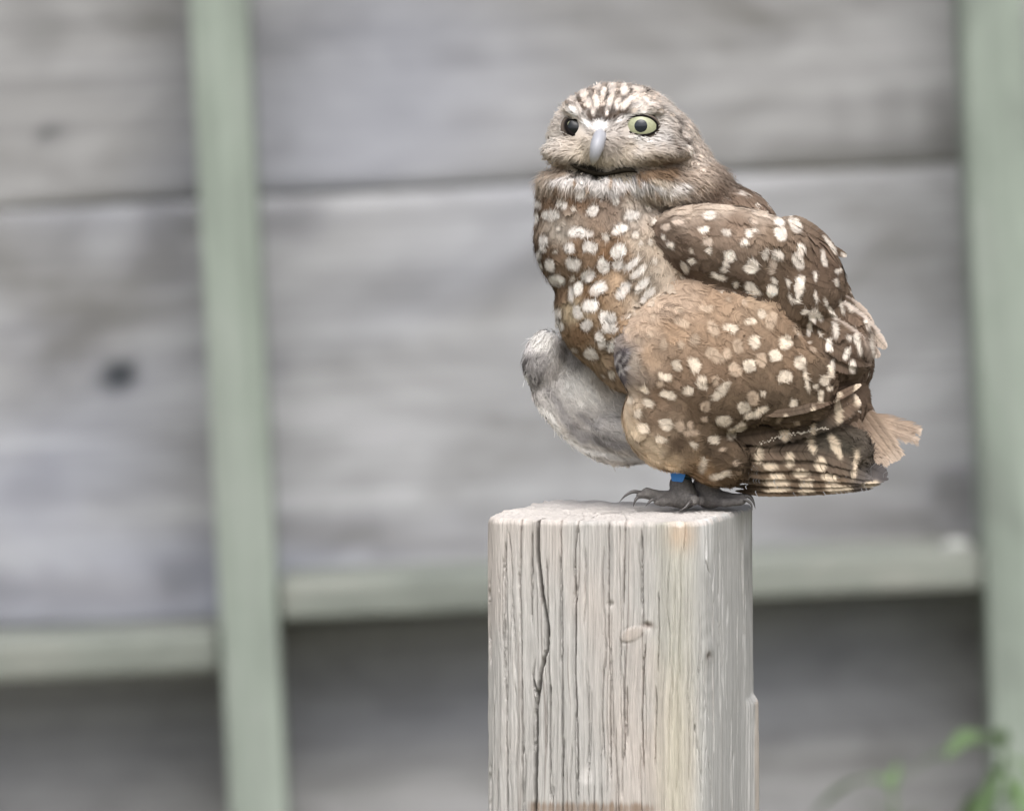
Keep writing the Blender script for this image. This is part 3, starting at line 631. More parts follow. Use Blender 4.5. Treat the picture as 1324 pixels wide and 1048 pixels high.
SPOTS = {
 'back': [(Z1, [(1150, 622, 34, 18, -10), (1250, 664, 18, 9, 5), (1205, 724, 22, 9, 0), (1130, 560, 26, 12, 40), (1190, 600, 14, 9, 30), (1300, 700, 20, 9, 20)], (232, 222, 212))],
 'far': [(lambda x, y: (x, y), [(684, 474, 9, 14, 8), (690, 490, 9, 11, 0), (697, 476, 5, 12, 20), (676, 484, 4, 12, 0)], (118, 108, 108)), (lambda x, y: (x, y), [(688, 482, 10, 20, 8), (700, 470, 9, 12, 30), (735, 463, 16, 7, 25), (742, 556, 26, 5, 46), (775, 570, 30, 5, 22), (815, 578, 34, 4, 10), (720, 520, 5, 26, -35), (760, 545, 20, 3, 40)], (160, 152, 150)),
         (lambda x, y: (x, y), [(712, 545, 5, 24, -38), (742, 576, 26, 4, 32), (790, 590, 40, 3.5, 10), (678, 500, 5, 16, 0), (700, 440, 14, 14, 0)], (236, 230, 222))],
 'head': [(Z1, [(800, 590, 95, 30, -8), (890, 570, 40, 40, 0), (400, 200, 14, 40, -20), (610, 230, 14, 40, 20)], (122, 102, 84)),
          (Z1, [(480, 275, 34, 14, 0), (555, 272, 40, 18, -8), (440, 262, 22, 12, 20), (520, 245, 10, 34, 0), (600, 150, 8, 50, 12), (545, 140, 7, 45, 4), (430, 150, 7, 40, -10), (500, 210, 7, 40, -4), (465, 120, 7, 30, -8), (640, 240, 8, 40, 40), (680, 120, 7, 40, 35), (760, 150, 30, 6, 30), (820, 210, 40, 6, 30), (900, 260, 40, 7, 45), (960, 330, 40, 7, 60), (380, 170, 7, 30, -30), (320, 200, 6, 30, -40), (770, 100, 30, 6, 25), (1000, 420, 40, 7, 65), (940, 440, 40, 6, 60)], (104, 88, 76)),
          (Z1, [(435, 185, 16, 30, -8), (475, 180, 15, 38, -4), (565, 100, 20, 30, 5), (520, 130, 15, 26, 0), (560, 175, 13, 42, 6), (600, 195, 14, 30, 10), (645, 195, 18, 36, 30), (720, 112, 34, 14, 20), (640, 110, 18, 34, 12), (535, 245, 9, 20, 0), (465, 240, 10, 22, -5), (690, 160, 40, 13, -25), (350, 165, 24, 15, -30), (410, 130, 16, 24, -20), (790, 185, 46, 14, 25), (860, 150, 30, 10, 30), (860, 240, 36, 12, 35), (930, 300, 34, 11, 50), (990, 360, 34, 12, 60), (1020, 470, 34, 14, 65), (480, 90, 20, 16, 0), (380, 215, 8, 26, -20)], (236, 222, 210)),
          (Z1, [(350, 245, 22, 34, -15), (480, 320, 60, 26, 0), (710, 262, 90, 13, -6), (420, 310, 30, 20, 20), (760, 395, 90, 12, 6), (620, 290, 30, 14, -30), (300, 330, 20, 30, 30)], (240, 234, 230)),
          (Z1, [(430, 562, 96, 20, 14), (625, 572, 84, 18, -8)], (28, 25, 19))],  # near-black streaks: shadow under the cheeks, painted in
 'throat': [(Z1, [(800, 598, 95, 34, -8), (900, 590, 50, 40, 0)], (124, 103, 84)), (Z1, [(430, 577, 100, 22, 14), (625, 584, 88, 20, -4), (530, 600, 70, 18, 0)], (26, 24, 18)),  # near-black ovals: painted cheek shadow together with the dark collar
            (Z1, [(560, 665, 170, 34, 4), (330, 645, 120, 30, 0), (760, 690, 120, 30, 6), (950, 690, 60, 26, -20)], (232, 227, 224)), (Z1, [(250, 690, 12, 30, 20), (430, 700, 10, 34, 0), (660, 715, 12, 26, -10), (560, 640, 8, 30, 5), (820, 720, 10, 30, -30), (350, 660, 8, 26, 10), (720, 650, 9, 26, -20)], (168, 146, 126))],
 'breast': [(Z2, [(330, 112, 48, 24, -25), (365, 187, 34, 23, -20), (466, 135, 20, 34, -25), (225, 158, 28, 18, 20), (110, 158, 25, 18, 10), (178, 206, 46, 27, 0), (110, 215, 12, 22, 0), (545, 207, 40, 20, -5), (492, 270, 40, 25, -20), (312, 285, 62, 20, 5), (145, 318, 22, 24, 0), (140, 356, 20, 16, 0), (266, 356, 30, 27, 0), (355, 352, 34, 27, 10), (482, 365, 40, 34, -20), (120, 392, 14, 26, 0), (172, 436, 23, 27, 0), (282, 430, 38, 31, -10), (346, 480, 38, 28, -30), (415, 436, 30, 38, -20), (482, 430, 34, 27, -20), (130, 440, 10, 15, 0), (204, 497, 40, 27, 0), (270, 560, 15, 36, 0), (302, 535, 20, 30, 0), (392, 537, 48, 27, -25), (545, 425, 50, 17, -42), (575, 462, 48, 15, -42), (505, 545, 48, 24, -45), (590, 520, 50, 17, -40), (615, 560, 44, 17, -40), (170, 566, 27, 32, 0), (357, 612, 38, 28, -10), (300, 640, 21, 30, -20), (200, 655, 33, 27, 0), (420, 660, 26, 26, 0), (455, 672, 22, 28, 10), (425, 712, 22, 24, 0), (462, 716, 20, 20, 0), (340, 702, 28, 28, 30), (470, 790, 48, 30, -30), (215, 706, 30, 26, 0), (400, 765, 20, 40, -30), (360, 830, 40, 26, 10), (110, 490, 8, 22, 0)], (242, 236, 230))],
 'scap': [(Z3, [(335, 173, 28, 25, -10), (300, 234, 25, 15, 5), (410, 252, 22, 14, 10), (155, 305, 17, 16, 0), (120, 270, 11, 9, 0), (325, 330, 16, 14, 0), (255, 383, 18, 13, 0), (222, 410, 16, 30, -20), (425, 358, 28, 25, 0), (405, 390, 14, 16, 0), (396, 418, 14, 14, 0), (373, 448, 34, 14, 22), (450, 485, 12, 14, 0), (487, 294, 20, 16, 0), (508, 254, 15, 20, -30), (531, 237, 12, 10, 0), (645, 199, 27, 21, 25), (650, 256, 28, 38, -15), (716, 212, 26, 40, -35), (697, 162, 18, 10, 25), (583, 348, 15, 26, 15), (636, 348, 28, 27, 0), (521, 402, 33, 38, 25), (525, 505, 44, 22, 30), (612, 510, 28, 28, 0), (621, 465, 12, 17, -20), (685, 480, 10, 25, -12), (737, 488, 21, 48, 10), (728, 377, 26, 40, -30), (745, 325, 20, 32, 0), (803, 450, 7, 24, 0), (845, 367, 11, 38, -12), (878, 302, 12, 48, -38), (945, 345, 20, 10, 35), (912, 420, 15, 10, -25), (905, 475, 9, 20, -20), (700, 548, 11, 24, -35), (732, 548, 9, 20, -20), (812, 543, 8, 20, -8), (858, 560, 8, 22, -25), (795, 627, 13, 32, 0), (819, 617, 12, 30, -25), (777, 682, 15, 30, 10), (830, 697, 7, 16, -20), (897, 685, 13, 42, -12), (888, 610, 10, 34, -30), (930, 585, 8, 32, -22), (967, 580, 10, 24, -20), (873, 748, 15, 34, 3), (963, 716, 12, 20, -30), (1003, 740, 13, 66, -12), (1040, 645, 10, 44, -15), (1071, 765, 9, 55, -8), (948, 795, 15, 28, 10), (885, 845, 15, 30, 18), (978, 850, 14, 28, 0), (762, 608, 14, 16, 0)], (240, 230, 219)),
          (Z3, [(195, 198, 30, 24, -20), (135, 226, 25, 18, 0), (323, 290, 26, 22, 0), (525, 202, 20, 15, 0), (615, 402, 17, 36, 0), (1120, 740, 26, 66, -30), (1080, 640, 14, 70, -36), (1015, 575, 14, 55, -45)], (196, 180, 166))],
 'wing': [(Z4, [(537, 127, 33, 20, 15), (612, 105, 24, 12, 8), (655, 75, 19, 19, 0), (627, 182, 23, 27, 0), (745, 186, 26, 28, -20), (705, 235, 24, 26, -15), (606, 272, 26, 27, 0), (800, 264, 26, 29, 10), (740, 312, 28, 28, 10), (400, 270, 23, 31, -15), (333, 273, 19, 23, -20), (288, 313, 25, 17, 20), (426, 338, 21, 30, -15), (374, 372, 24, 20, 0), (300, 385, 28, 15, 12), (222, 414, 24, 18, 15), (207, 366, 19, 13, 30), (150, 399, 18, 15, 25), (186, 453, 18, 15, 30), (204, 509, 26, 20, 30), (293, 496, 29, 20, 15), (275, 551, 22, 15, 20), (510, 484, 34, 22, 0), (586, 428, 24, 22, -15), (632, 452, 55, 18, -18), (560, 520, 42, 20, -38), (655, 556, 34, 12, -8), (470, 553, 22, 17, -10), (400, 573, 16, 13, 20), (776, 416, 15, 20, 15), (655, 380, 11, 10, 0), (500, 370, 50, 18, -42), (920, 282, 17, 32, 10), (893, 326, 18, 20, 30), (860, 350, 11, 10, 0), (912, 357, 14, 10, 0), (972, 345, 14, 20, 5), (878, 385, 13, 22, 5), (958, 325, 12, 10, 0), (1003, 277, 13, 22, 0), (500, 690, 44, 16, -20), (430, 655, 14, 34, 10), (825, 330, 9, 42, -10)], (230, 216, 198)),
          (Z4, [(692, 98, 26, 38, 20), (653, 250, 24, 28, -15), (563, 196, 18, 30, -20), (480, 330, 13, 22, -15), (343, 503, 20, 20, 0), (440, 422, 22, 22, 0), (620, 397, 22, 26, 0), (400, 176, 20, 22, 0), (480, 235, 40, 26, 30), (520, 225, 18, 20, 0), (380, 500, 14, 20, 0), (385, 525, 30, 10, 0), (470, 130, 18, 36, -25), (790, 140, 14, 24, 0), (550, 285, 26, 32, -20), (270, 345, 15, 16, 0), (440, 60, 30, 14, 0), (350, 110, 30, 16, 20), (280, 190, 16, 22, 0), (340, 60, 20, 12, 0)], (190, 170, 150))],
 'flight': [(Z4, [(745, 508, 15, 50, 0), (853, 482, 13, 54, 0), (947, 444, 13, 50, -8), (1030, 362, 18, 60, 8), (690, 656, 28, 16, 0), (766, 632, 16, 30, 0), (881, 648, 19, 26, 8), (938, 580, 14, 52, -20), (848, 572, 11, 34, -18), (712, 715, 46, 15, 0), (806, 678, 22, 13, 0), (912, 692, 25, 13, 10), (828, 722, 24, 12, 0), (830, 706, 24, 8, 0), (715, 742, 44, 9, 0), (826, 748, 30, 10, 0), (938, 738, 36, 13, 0), (715, 690, 26, 12, 0), (925, 715, 22, 7, 0), (1015, 645, 9, 52, 6), (650, 612, 14, 34, 0), (945, 380, 18, 12, 0), (878, 388, 18, 22, 0), (1070, 725, 30, 12, -10), (985, 735, 18, 9, 0)], (216, 199, 176))],
}
BASE['flight'] = [(980, 540, (112, 96, 82)), (1080, 520, (118, 100, 86)), (1000, 590, (120, 104, 90)), (1080, 600, (108, 94, 82)), (1090, 580, (72, 68, 60)), (1120, 595, (96, 88, 80)), (1000, 620, (112, 95, 78)), (1080, 630, (120, 102, 84)), (1142, 610, (84, 80, 80)), (1130, 625, (110, 104, 102)), (960, 610, (84, 72, 60)), (1070, 570, (80, 74, 66)), (1010, 572, (70, 62, 54))]
BASE['tail'] = [(1120, 530, (150, 130, 113)), (1140, 570, (176, 156, 138)), (1160, 590, (198, 180, 164)), (1180, 555, (156, 138, 123)), (1190, 560, (182, 166, 152)), (1110, 560, (140, 120, 104))]
MX0, MY0, MS = 640, 80, 1.0
_gx, _gy = np.meshgrid(np.arange(MX0, 1230, MS), np.arange(MY0, 680, MS), indexing='ij')
_wx = 3.0 * vnoise(np.c_[_gx.ravel(), _gy.ravel()], .07, 41).reshape(_gx.shape); _wy = 3.0 * vnoise(np.c_[_gx.ravel(), _gy.ravel()], .07, 43).reshape(_gx.shape)
def infill(reg, Zf, box, n, rmin, rmax, c, gapk, seed, tilt):
    r_ = np.random.default_rng(seed); have = []
    for (Zg, sp, _) in SPOTS[reg]:
        sc0 = Zg(1, 0)[0] - Zg(0, 0)[0]
        have += [(*Zg(a, b), max(p, q) * sc0) for (a, b, p, q, _r) in sp]
    new = []
    for _ in range(n * 60):
        x, y, R_ = r_.uniform(box[0], box[2]), r_.uniform(box[1], box[3]), r_.uniform(rmin, rmax)
        if all((x - a) ** 2 + (y - b) ** 2 > (R_ + p + gapk) ** 2 for a, b, p in have):
            have.append((x, y, R_)); new.append((x, y, R_ * r_.uniform(.6, 1), R_ * r_.uniform(.7, 1), tilt + r_.uniform(-25, 25)))
            if len(new) >= n: break
    SPOTS[reg].append((lambda x, y: (x, y), new, c))
infill('wing', None, (800, 385, 1060, 620), 34, 3, 6, (186, 167, 148), 5, 3, 20)
SPOTS['wing'].append((lambda x, y: (x, y), [(798, 472, 11, 20, 10), (806, 458, 8, 10, 0), (802, 490, 7, 9, 0)], (112, 105, 108)))
SPOTS['wing'].append((lambda x, y: (x, y), [(795, 466, 2, 9, 30), (801, 478, 1.8, 8, -25), (806, 464, 1.6, 8, 40), (797, 486, 1.8, 7, 15), (808, 476, 1.6, 7, 60)], (208, 202, 200)))
infill('scap', None, (840, 265, 1130, 480), 45, 2.5, 5.5, (206, 192, 178), 4, 4, -20)
infill('breast', None, (685, 244, 850, 500), 46, 2.5, 6, (226, 216, 204), 3, 5, 0)
_fx = vnoise(np.c_[_gx.ravel(), _gy.ravel()], .22, 45).reshape(_gx.shape); _fy = vnoise(np.c_[_gx.ravel(), _gy.ravel()], .22, 46).reshape(_gx.shape)
CMAP = {}
ALB = 0.98          # from seen brightness to surface colour
for reg, pts in BASE.items():
    num = np.zeros((*_gx.shape, 3)); den = np.zeros(_gx.shape)
    for (x, y, c) in pts:
        wgt = 1.0 / ((_gx + 3 * _wx - x) ** 2 + (_gy + 3 * _wy - y) ** 2 + 30) ** 1.6
        num += wgt[..., None] * lin(c); den += wgt
    cm = num / den[..., None]
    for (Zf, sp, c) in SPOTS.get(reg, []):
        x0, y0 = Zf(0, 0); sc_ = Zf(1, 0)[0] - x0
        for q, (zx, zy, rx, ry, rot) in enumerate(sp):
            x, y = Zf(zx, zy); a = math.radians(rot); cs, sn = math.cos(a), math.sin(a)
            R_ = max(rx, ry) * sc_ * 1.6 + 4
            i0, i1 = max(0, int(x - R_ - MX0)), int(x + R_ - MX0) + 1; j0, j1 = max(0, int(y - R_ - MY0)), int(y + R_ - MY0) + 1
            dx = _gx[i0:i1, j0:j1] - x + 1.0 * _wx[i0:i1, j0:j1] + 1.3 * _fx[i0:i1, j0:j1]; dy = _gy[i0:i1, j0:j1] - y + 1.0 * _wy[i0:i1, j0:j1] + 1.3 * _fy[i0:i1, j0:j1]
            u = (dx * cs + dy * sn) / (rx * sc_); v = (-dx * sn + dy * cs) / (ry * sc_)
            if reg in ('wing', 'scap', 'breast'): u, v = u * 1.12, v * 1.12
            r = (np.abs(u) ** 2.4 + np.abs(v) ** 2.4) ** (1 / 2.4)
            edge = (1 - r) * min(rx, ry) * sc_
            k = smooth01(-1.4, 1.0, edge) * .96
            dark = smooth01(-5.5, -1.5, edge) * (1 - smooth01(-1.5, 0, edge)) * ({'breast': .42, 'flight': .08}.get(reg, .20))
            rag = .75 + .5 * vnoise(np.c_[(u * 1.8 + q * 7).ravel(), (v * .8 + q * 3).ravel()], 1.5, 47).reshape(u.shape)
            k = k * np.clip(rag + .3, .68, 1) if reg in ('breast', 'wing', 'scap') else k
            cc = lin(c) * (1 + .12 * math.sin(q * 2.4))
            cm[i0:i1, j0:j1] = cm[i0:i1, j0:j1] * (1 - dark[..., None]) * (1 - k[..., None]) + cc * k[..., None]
    g_ = np.c_[_gx.ravel(), _gy.ravel()]
    scruff = vnoise(g_, .16, 51, 3).reshape(_gx.shape)
    cm = cm * (1 + {'throat': .22, 'head': .12, 'far': .14, 'flight': .06}.get(reg, .10) * scruff)[..., None]
    if reg == 'head': cm = (cm * .74 + .26 * cm.mean(-1, keepdims=True)) * 1.10
    if reg == 'wing': cm = cm * (1 - .20 * smooth01(450, 580, _gy) * smooth01(835, 880, _gx))[..., None]  # lower wing darkened to paint its broad shading into the colour
    if reg == 'breast': cm = cm ** 1.06
    if reg == 'far': cm = (cm * .45 + .55 * cm.mean(-1, keepdims=True)) * 1.08
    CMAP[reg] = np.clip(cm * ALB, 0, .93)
    if reg == 'breast':
        CMAP['breast'] = CMAP['breast'] * .84 + .16 * CMAP['breast'].mean(-1, keepdims=True)
        kt = (smooth01(246, 260, _gy + 4 * _wx) * (1 - smooth01(835, 865, _gx)))[..., None]
        CMAP['throat'] = CMAP['throat'] * (1 - kt) + CMAP['breast'] * kt
def colour(reg, x, y):
    i = np.clip((x - MX0) / MS, 0, _gx.shape[0] - 1.001); j = np.clip((y - MY0) / MS, 0, _gx.shape[1] - 1.001)
    return CMAP[reg][i.astype(int), j.astype(int)]

# ------------------------------------------------------------------ owl: feathers
M_FEATHER = vcol_mat('plumage', .92, spec=.08, trans=.12)
M_SKINCOAT = vcol_mat('down_coat', .95, spec=.05)
bn = grad(BV); breg = region_of(BV)
bcol = np.zeros((len(BV), 3))
for ri, r in enumerate(REG):
    mk = breg == ri; bcol[mk] = colour(r, BV[mk, 0], BV[mk, 1])
body = mesh_np('body', loc(BV - bn * 3.0), BF, M_SKINCOAT, owl, col=bcol)

def barbs(K, T, N_, Ln, W, nb, prof, ang=.9, jit=.06, curl=.0, seed=0, gap=1.0, asym=0.0, droop=.12, nseg=2):
    """feather frames K,T,N_ (n,S,3) sampled along the rachis -> strips. returns verts, quads, u, v, feather index, normals"""
    n, S = K.shape[:2]; SEG = [(a_, 1.0 if a_ < .9 else .4) for a_ in np.linspace(0, 1, nseg + 1)]; nv = 4 * (nseg + 1)
    r = np.random.default_rng(seed)
    vv = (np.arange(nb) + .5) / nb
    vv = vv[None, :] + r.normal(0, .25 / nb, (n, nb)); vv = np.clip(vv, 0.0, .999)
    out_v, out_u, out_t, out_n = [], [], [], []
    for side in (-1, 1):
        f = vv * (S - 1); i = f.astype(int).clip(0, S - 2); f = (f - i)[..., None]
        ar = np.arange(n)[:, None]
        P = K[ar, i] * (1 - f) + K[ar, i + 1] * f; t = T[ar, i] * (1 - f) + T[ar, i + 1] * f; nn = N_[ar, i] * (1 - f) + N_[ar, i + 1] * f
        s = np.cross(nn, t) * side
        half = W[:, None] * prof(vv) * (1 + side * asym) * (1 + r.normal(0, jit, (n, nb)))
        fw = half * ang * (1 - .35 * vv)
        lift = r.normal(0, .12, (n, nb, 1))
        bw = (Ln[:, None] / nb) * .62 * gap
        for kk, (fu, tw) in enumerate(SEG):
            c = P + s * (half * fu)[..., None] + t * (fw * fu ** 1.3)[..., None] + nn * (-(droop * half * fu * fu)[..., None] + lift * fu)
            for e in (-1, 1):
                out_v.append(c + t * (bw * tw * e)[..., None]); out_u.append(side * fu + 0 * vv); out_t.append(np.clip(vv + fw * fu ** 1.3 / Ln[:, None], 0, 1.2)); out_n.append(nn)
    V_ = np.stack(out_v, 2); u = np.stack(out_u, 2); tt = np.stack(out_t, 2); Nn = np.stack(out_n, 2)   # (n,nb,12,..)
    base = np.arange(n * nb)[:, None] * nv
    qs = []
    for h in (0, nv // 2):
        for k in range(0, 2 * nseg, 2):
            a, b, c, d = h + k, h + k + 1, h + k + 3, h + k + 2
            qs.append(base + (np.array([[a, d, c, b]]) if h else np.array([[a, b, c, d]])))
    F_ = np.stack(qs, 1).reshape(-1, 4)
    fi = np.repeat(np.arange(n), nb * nv)
    bi = np.repeat(np.arange(n * nb), nv)
    return V_.reshape(-1, 3), F_, u.ravel(), tt.ravel(), fi, bi, Nn.reshape(-1, 3)

def prof_round(v): return np.clip(np.sqrt(np.clip(v * 3.2, 0, 1)) * np.sqrt(np.clip(1.03 - v ** 3.0, 0, 1)), .05, 1)
def prof_tuft(v): return .25 + .75 * np.sqrt(np.clip(1.02 - v ** 2, 0, 1)) * np.sqrt(np.clip(v * 4, 0, 1))
def prof_long(v): return np.clip(np.sqrt(np.clip(v * 6, 0, 1)) * np.sqrt(np.clip(1.01 - v ** 4, 0, 1)), .06, 1)

def grow(root, t0, Ln, lift, S=6):
    """lay rachis lines on the body surface"""
    n = len(root); K = np.empty((n, S, 3)); T = np.empty_like(K); N_ = np.empty_like(K)
    p = root.copy(); nn = grad(p); p = p - nn * sdf(p)[:, None]
    t = t0 - nn * (t0 * nn).sum(1, keepdims=True); t /= np.linalg.norm(t, axis=1, keepdims=True) + 1e-9
    for k in range(S):
        h = lift * (k / (S - 1)) ** 1.3 - .2
        K[:, k] = p + nn * h[:, None]; T[:, k] = t; N_[:, k] = nn
        p = p + t * (Ln / (S - 1))[:, None]
        nn2 = grad(p); nn2 = nn * .35 + nn2 * .65; nn2 /= np.linalg.norm(nn2, axis=1, keepdims=True)
        dd = sdf(p); p = p - nn2 * np.clip(dd, -8, 3.0)[:, None]     # pulled out of the body, only gently pulled in: tips stand off at the outline
        nn = nn2; t = t - nn * (t * nn).sum(1, keepdims=True); t /= np.linalg.norm(t, axis=1, keepdims=True) + 1e-9
    return K, T, N_

FLOW = {'breast': [(700, 260, -.1, 1), (760, 260, 0, 1), (830, 270, .2, 1), (700, 400, .05, 1), (780, 380, .15, 1), (840, 340, -.25, 1), (830, 400, -.2, 1), (780, 470, .5, 1)],
        'throat': [(720, 235, -.25, 1), (775, 240, 0, 1), (840, 245, .5, .9), (900, 245, .9, .6)],
        'back': [(880, 240, .9, .5), (1000, 280, .85, .6), (1100, 400, .6, .9), (1130, 500, .6, .9)],
        'scap': [(850, 270, 1, .12), (850, 310, 1, .3), (930, 340, 1, .4), (980, 300, .85, .5), (1040, 330, .6, .85), (1040, 400, .45, .95), (1100, 420, .5, .9), (1080, 470, .4, .95)],
        'wing': [(830, 420, .75, .45), (880, 390, .9, .3), (950, 400, .9, .42), (1010, 430, .75, .65), (810, 470, .8, .5), (860, 480, .85, .5), (920, 480, .85, .5), (990, 500, .85, .5), (810, 530, .55, .9), (850, 590, .8, .6), (880, 560, .9, .5), (930, 590, 1, .3), (980, 600, 1, .1), (1060, 560, 1, -.05)],
        'far': [(700, 430, -.45, .8), (685, 470, -.1, 1), (700, 500, .25, 1), (740, 480, .35, 1), (760, 540, .75, .7), (740, 570, .85, .5), (820, 580, 1, .4)],
        'leg': [(884, 604, .1, 1)], 'flight': [(1000, 580, 1, .05), (1080, 590, 1, .1)]}
def flow(reg, P):
    if reg == 'head':
        B = np.array([772., 176., 100.]); d = P - B; d /= np.linalg.norm(d, axis=1, keepdims=True)
        k = smooth01(820, 900, P[:, 0])[:, None]; d = d * (1 - .6 * k) + k * .6 * np.array([.6, .7, -.3])
        # forehead feathers sweep up over the crown
        return d
    num = np.zeros((len(P), 3)); den = np.zeros(len(P))
    for (x, y, dx, dy) in FLOW[reg]:
        wgt = 1 / ((P[:, 0] - x) ** 2 + (P[:, 1] - y) ** 2 + 100) ** 1.5
        num += wgt[:, None] * (np.array([dx, dy, 0]) / math.hypot(dx, dy)); den += wgt
    d = num / den[:, None]; return d

# scatter roots over the body, spacing by region
tri = np.vstack([BF[:, [0, 1, 2]], BF[:, [0, 2, 3]]])
e1 = BV[tri[:, 1]] - BV[tri[:, 0]]; e2 = BV[tri[:, 2]] - BV[tri[:, 0]]; area = np.linalg.norm(np.cross(e1, e2), axis=1) / 2
pick = rng.choice(len(tri), 90000, p=area / area.sum()); a, b = rng.random(90000), rng.random(90000); fl = a + b > 1; a[fl] = 1 - a[fl]; b[fl] = 1 - b[fl]
CP = BV[tri[pick, 0]] + e1[pick] * a[:, None] + e2[pick] * b[:, None]
creg = region_of(CP); cn = grad(CP)
EYES = [((744, 167, 66), (10.5, 10.5)), ((828, 165, 72), (20.5, 12.2))]
def style(reg, P, n_):
    """spacing, length, half width, lift for each root"""
    n = len(P); k = np.ones(n)
    face = (reg == 'head') & (P[:, 1] > 150) & (P[:, 0] < 880) & (P[:, 2] > 10)
    tab = {'head': (6.0, 22, 5.6, 2.2), 'throat': (5.6, 24, 4.2, 3.0), 'breast': (8.0, 32, 8.5, 1.9), 'back': (13, 46, 15, 4.0), 'scap': (11, 44, 13.5, 1.6), 'wing': (10.5, 42, 12.5, 1.5), 'far': (6.0, 26, 5.0, 1.2), 'leg': (5, 16, 3, 1.5), 'flight': (14, 40, 12, 1.5)}
    a = np.array([tab[r] for r in REG])[np.array([REG.index(x) for x in reg])]
    a[face] = (4.2, 15, 2.6, 1.3)
    return a
regn = np.array([REG[k] for k in creg]); ST = style(regn, CP, cn)
cell = 15.0; grid = {}; keep = []
for q in range(len(CP)):
    p = CP[q]; s = ST[q, 0]; kx, ky, kz = int(p[0] // cell), int(p[1] // cell), int(p[2] // cell); ok = True
    for ix in (kx - 1, kx, kx + 1):
        for iy in (ky - 1, ky, ky + 1):
            for iz in (kz - 1, kz, kz + 1):
                for o_ in grid.get((ix, iy, iz), ()):
                    if (o_[0] - p[0]) ** 2 + (o_[1] - p[1]) ** 2 + (o_[2] - p[2]) ** 2 < s * s: ok = False; break
                if not ok: break
            if not ok: break
        if not ok: break
    if ok: grid.setdefault((kx, ky, kz), []).append(tuple(p)); keep.append(q)
keep = np.array(keep); CP, regn, ST, cn = CP[keep], regn[keep], ST[keep], cn[keep]

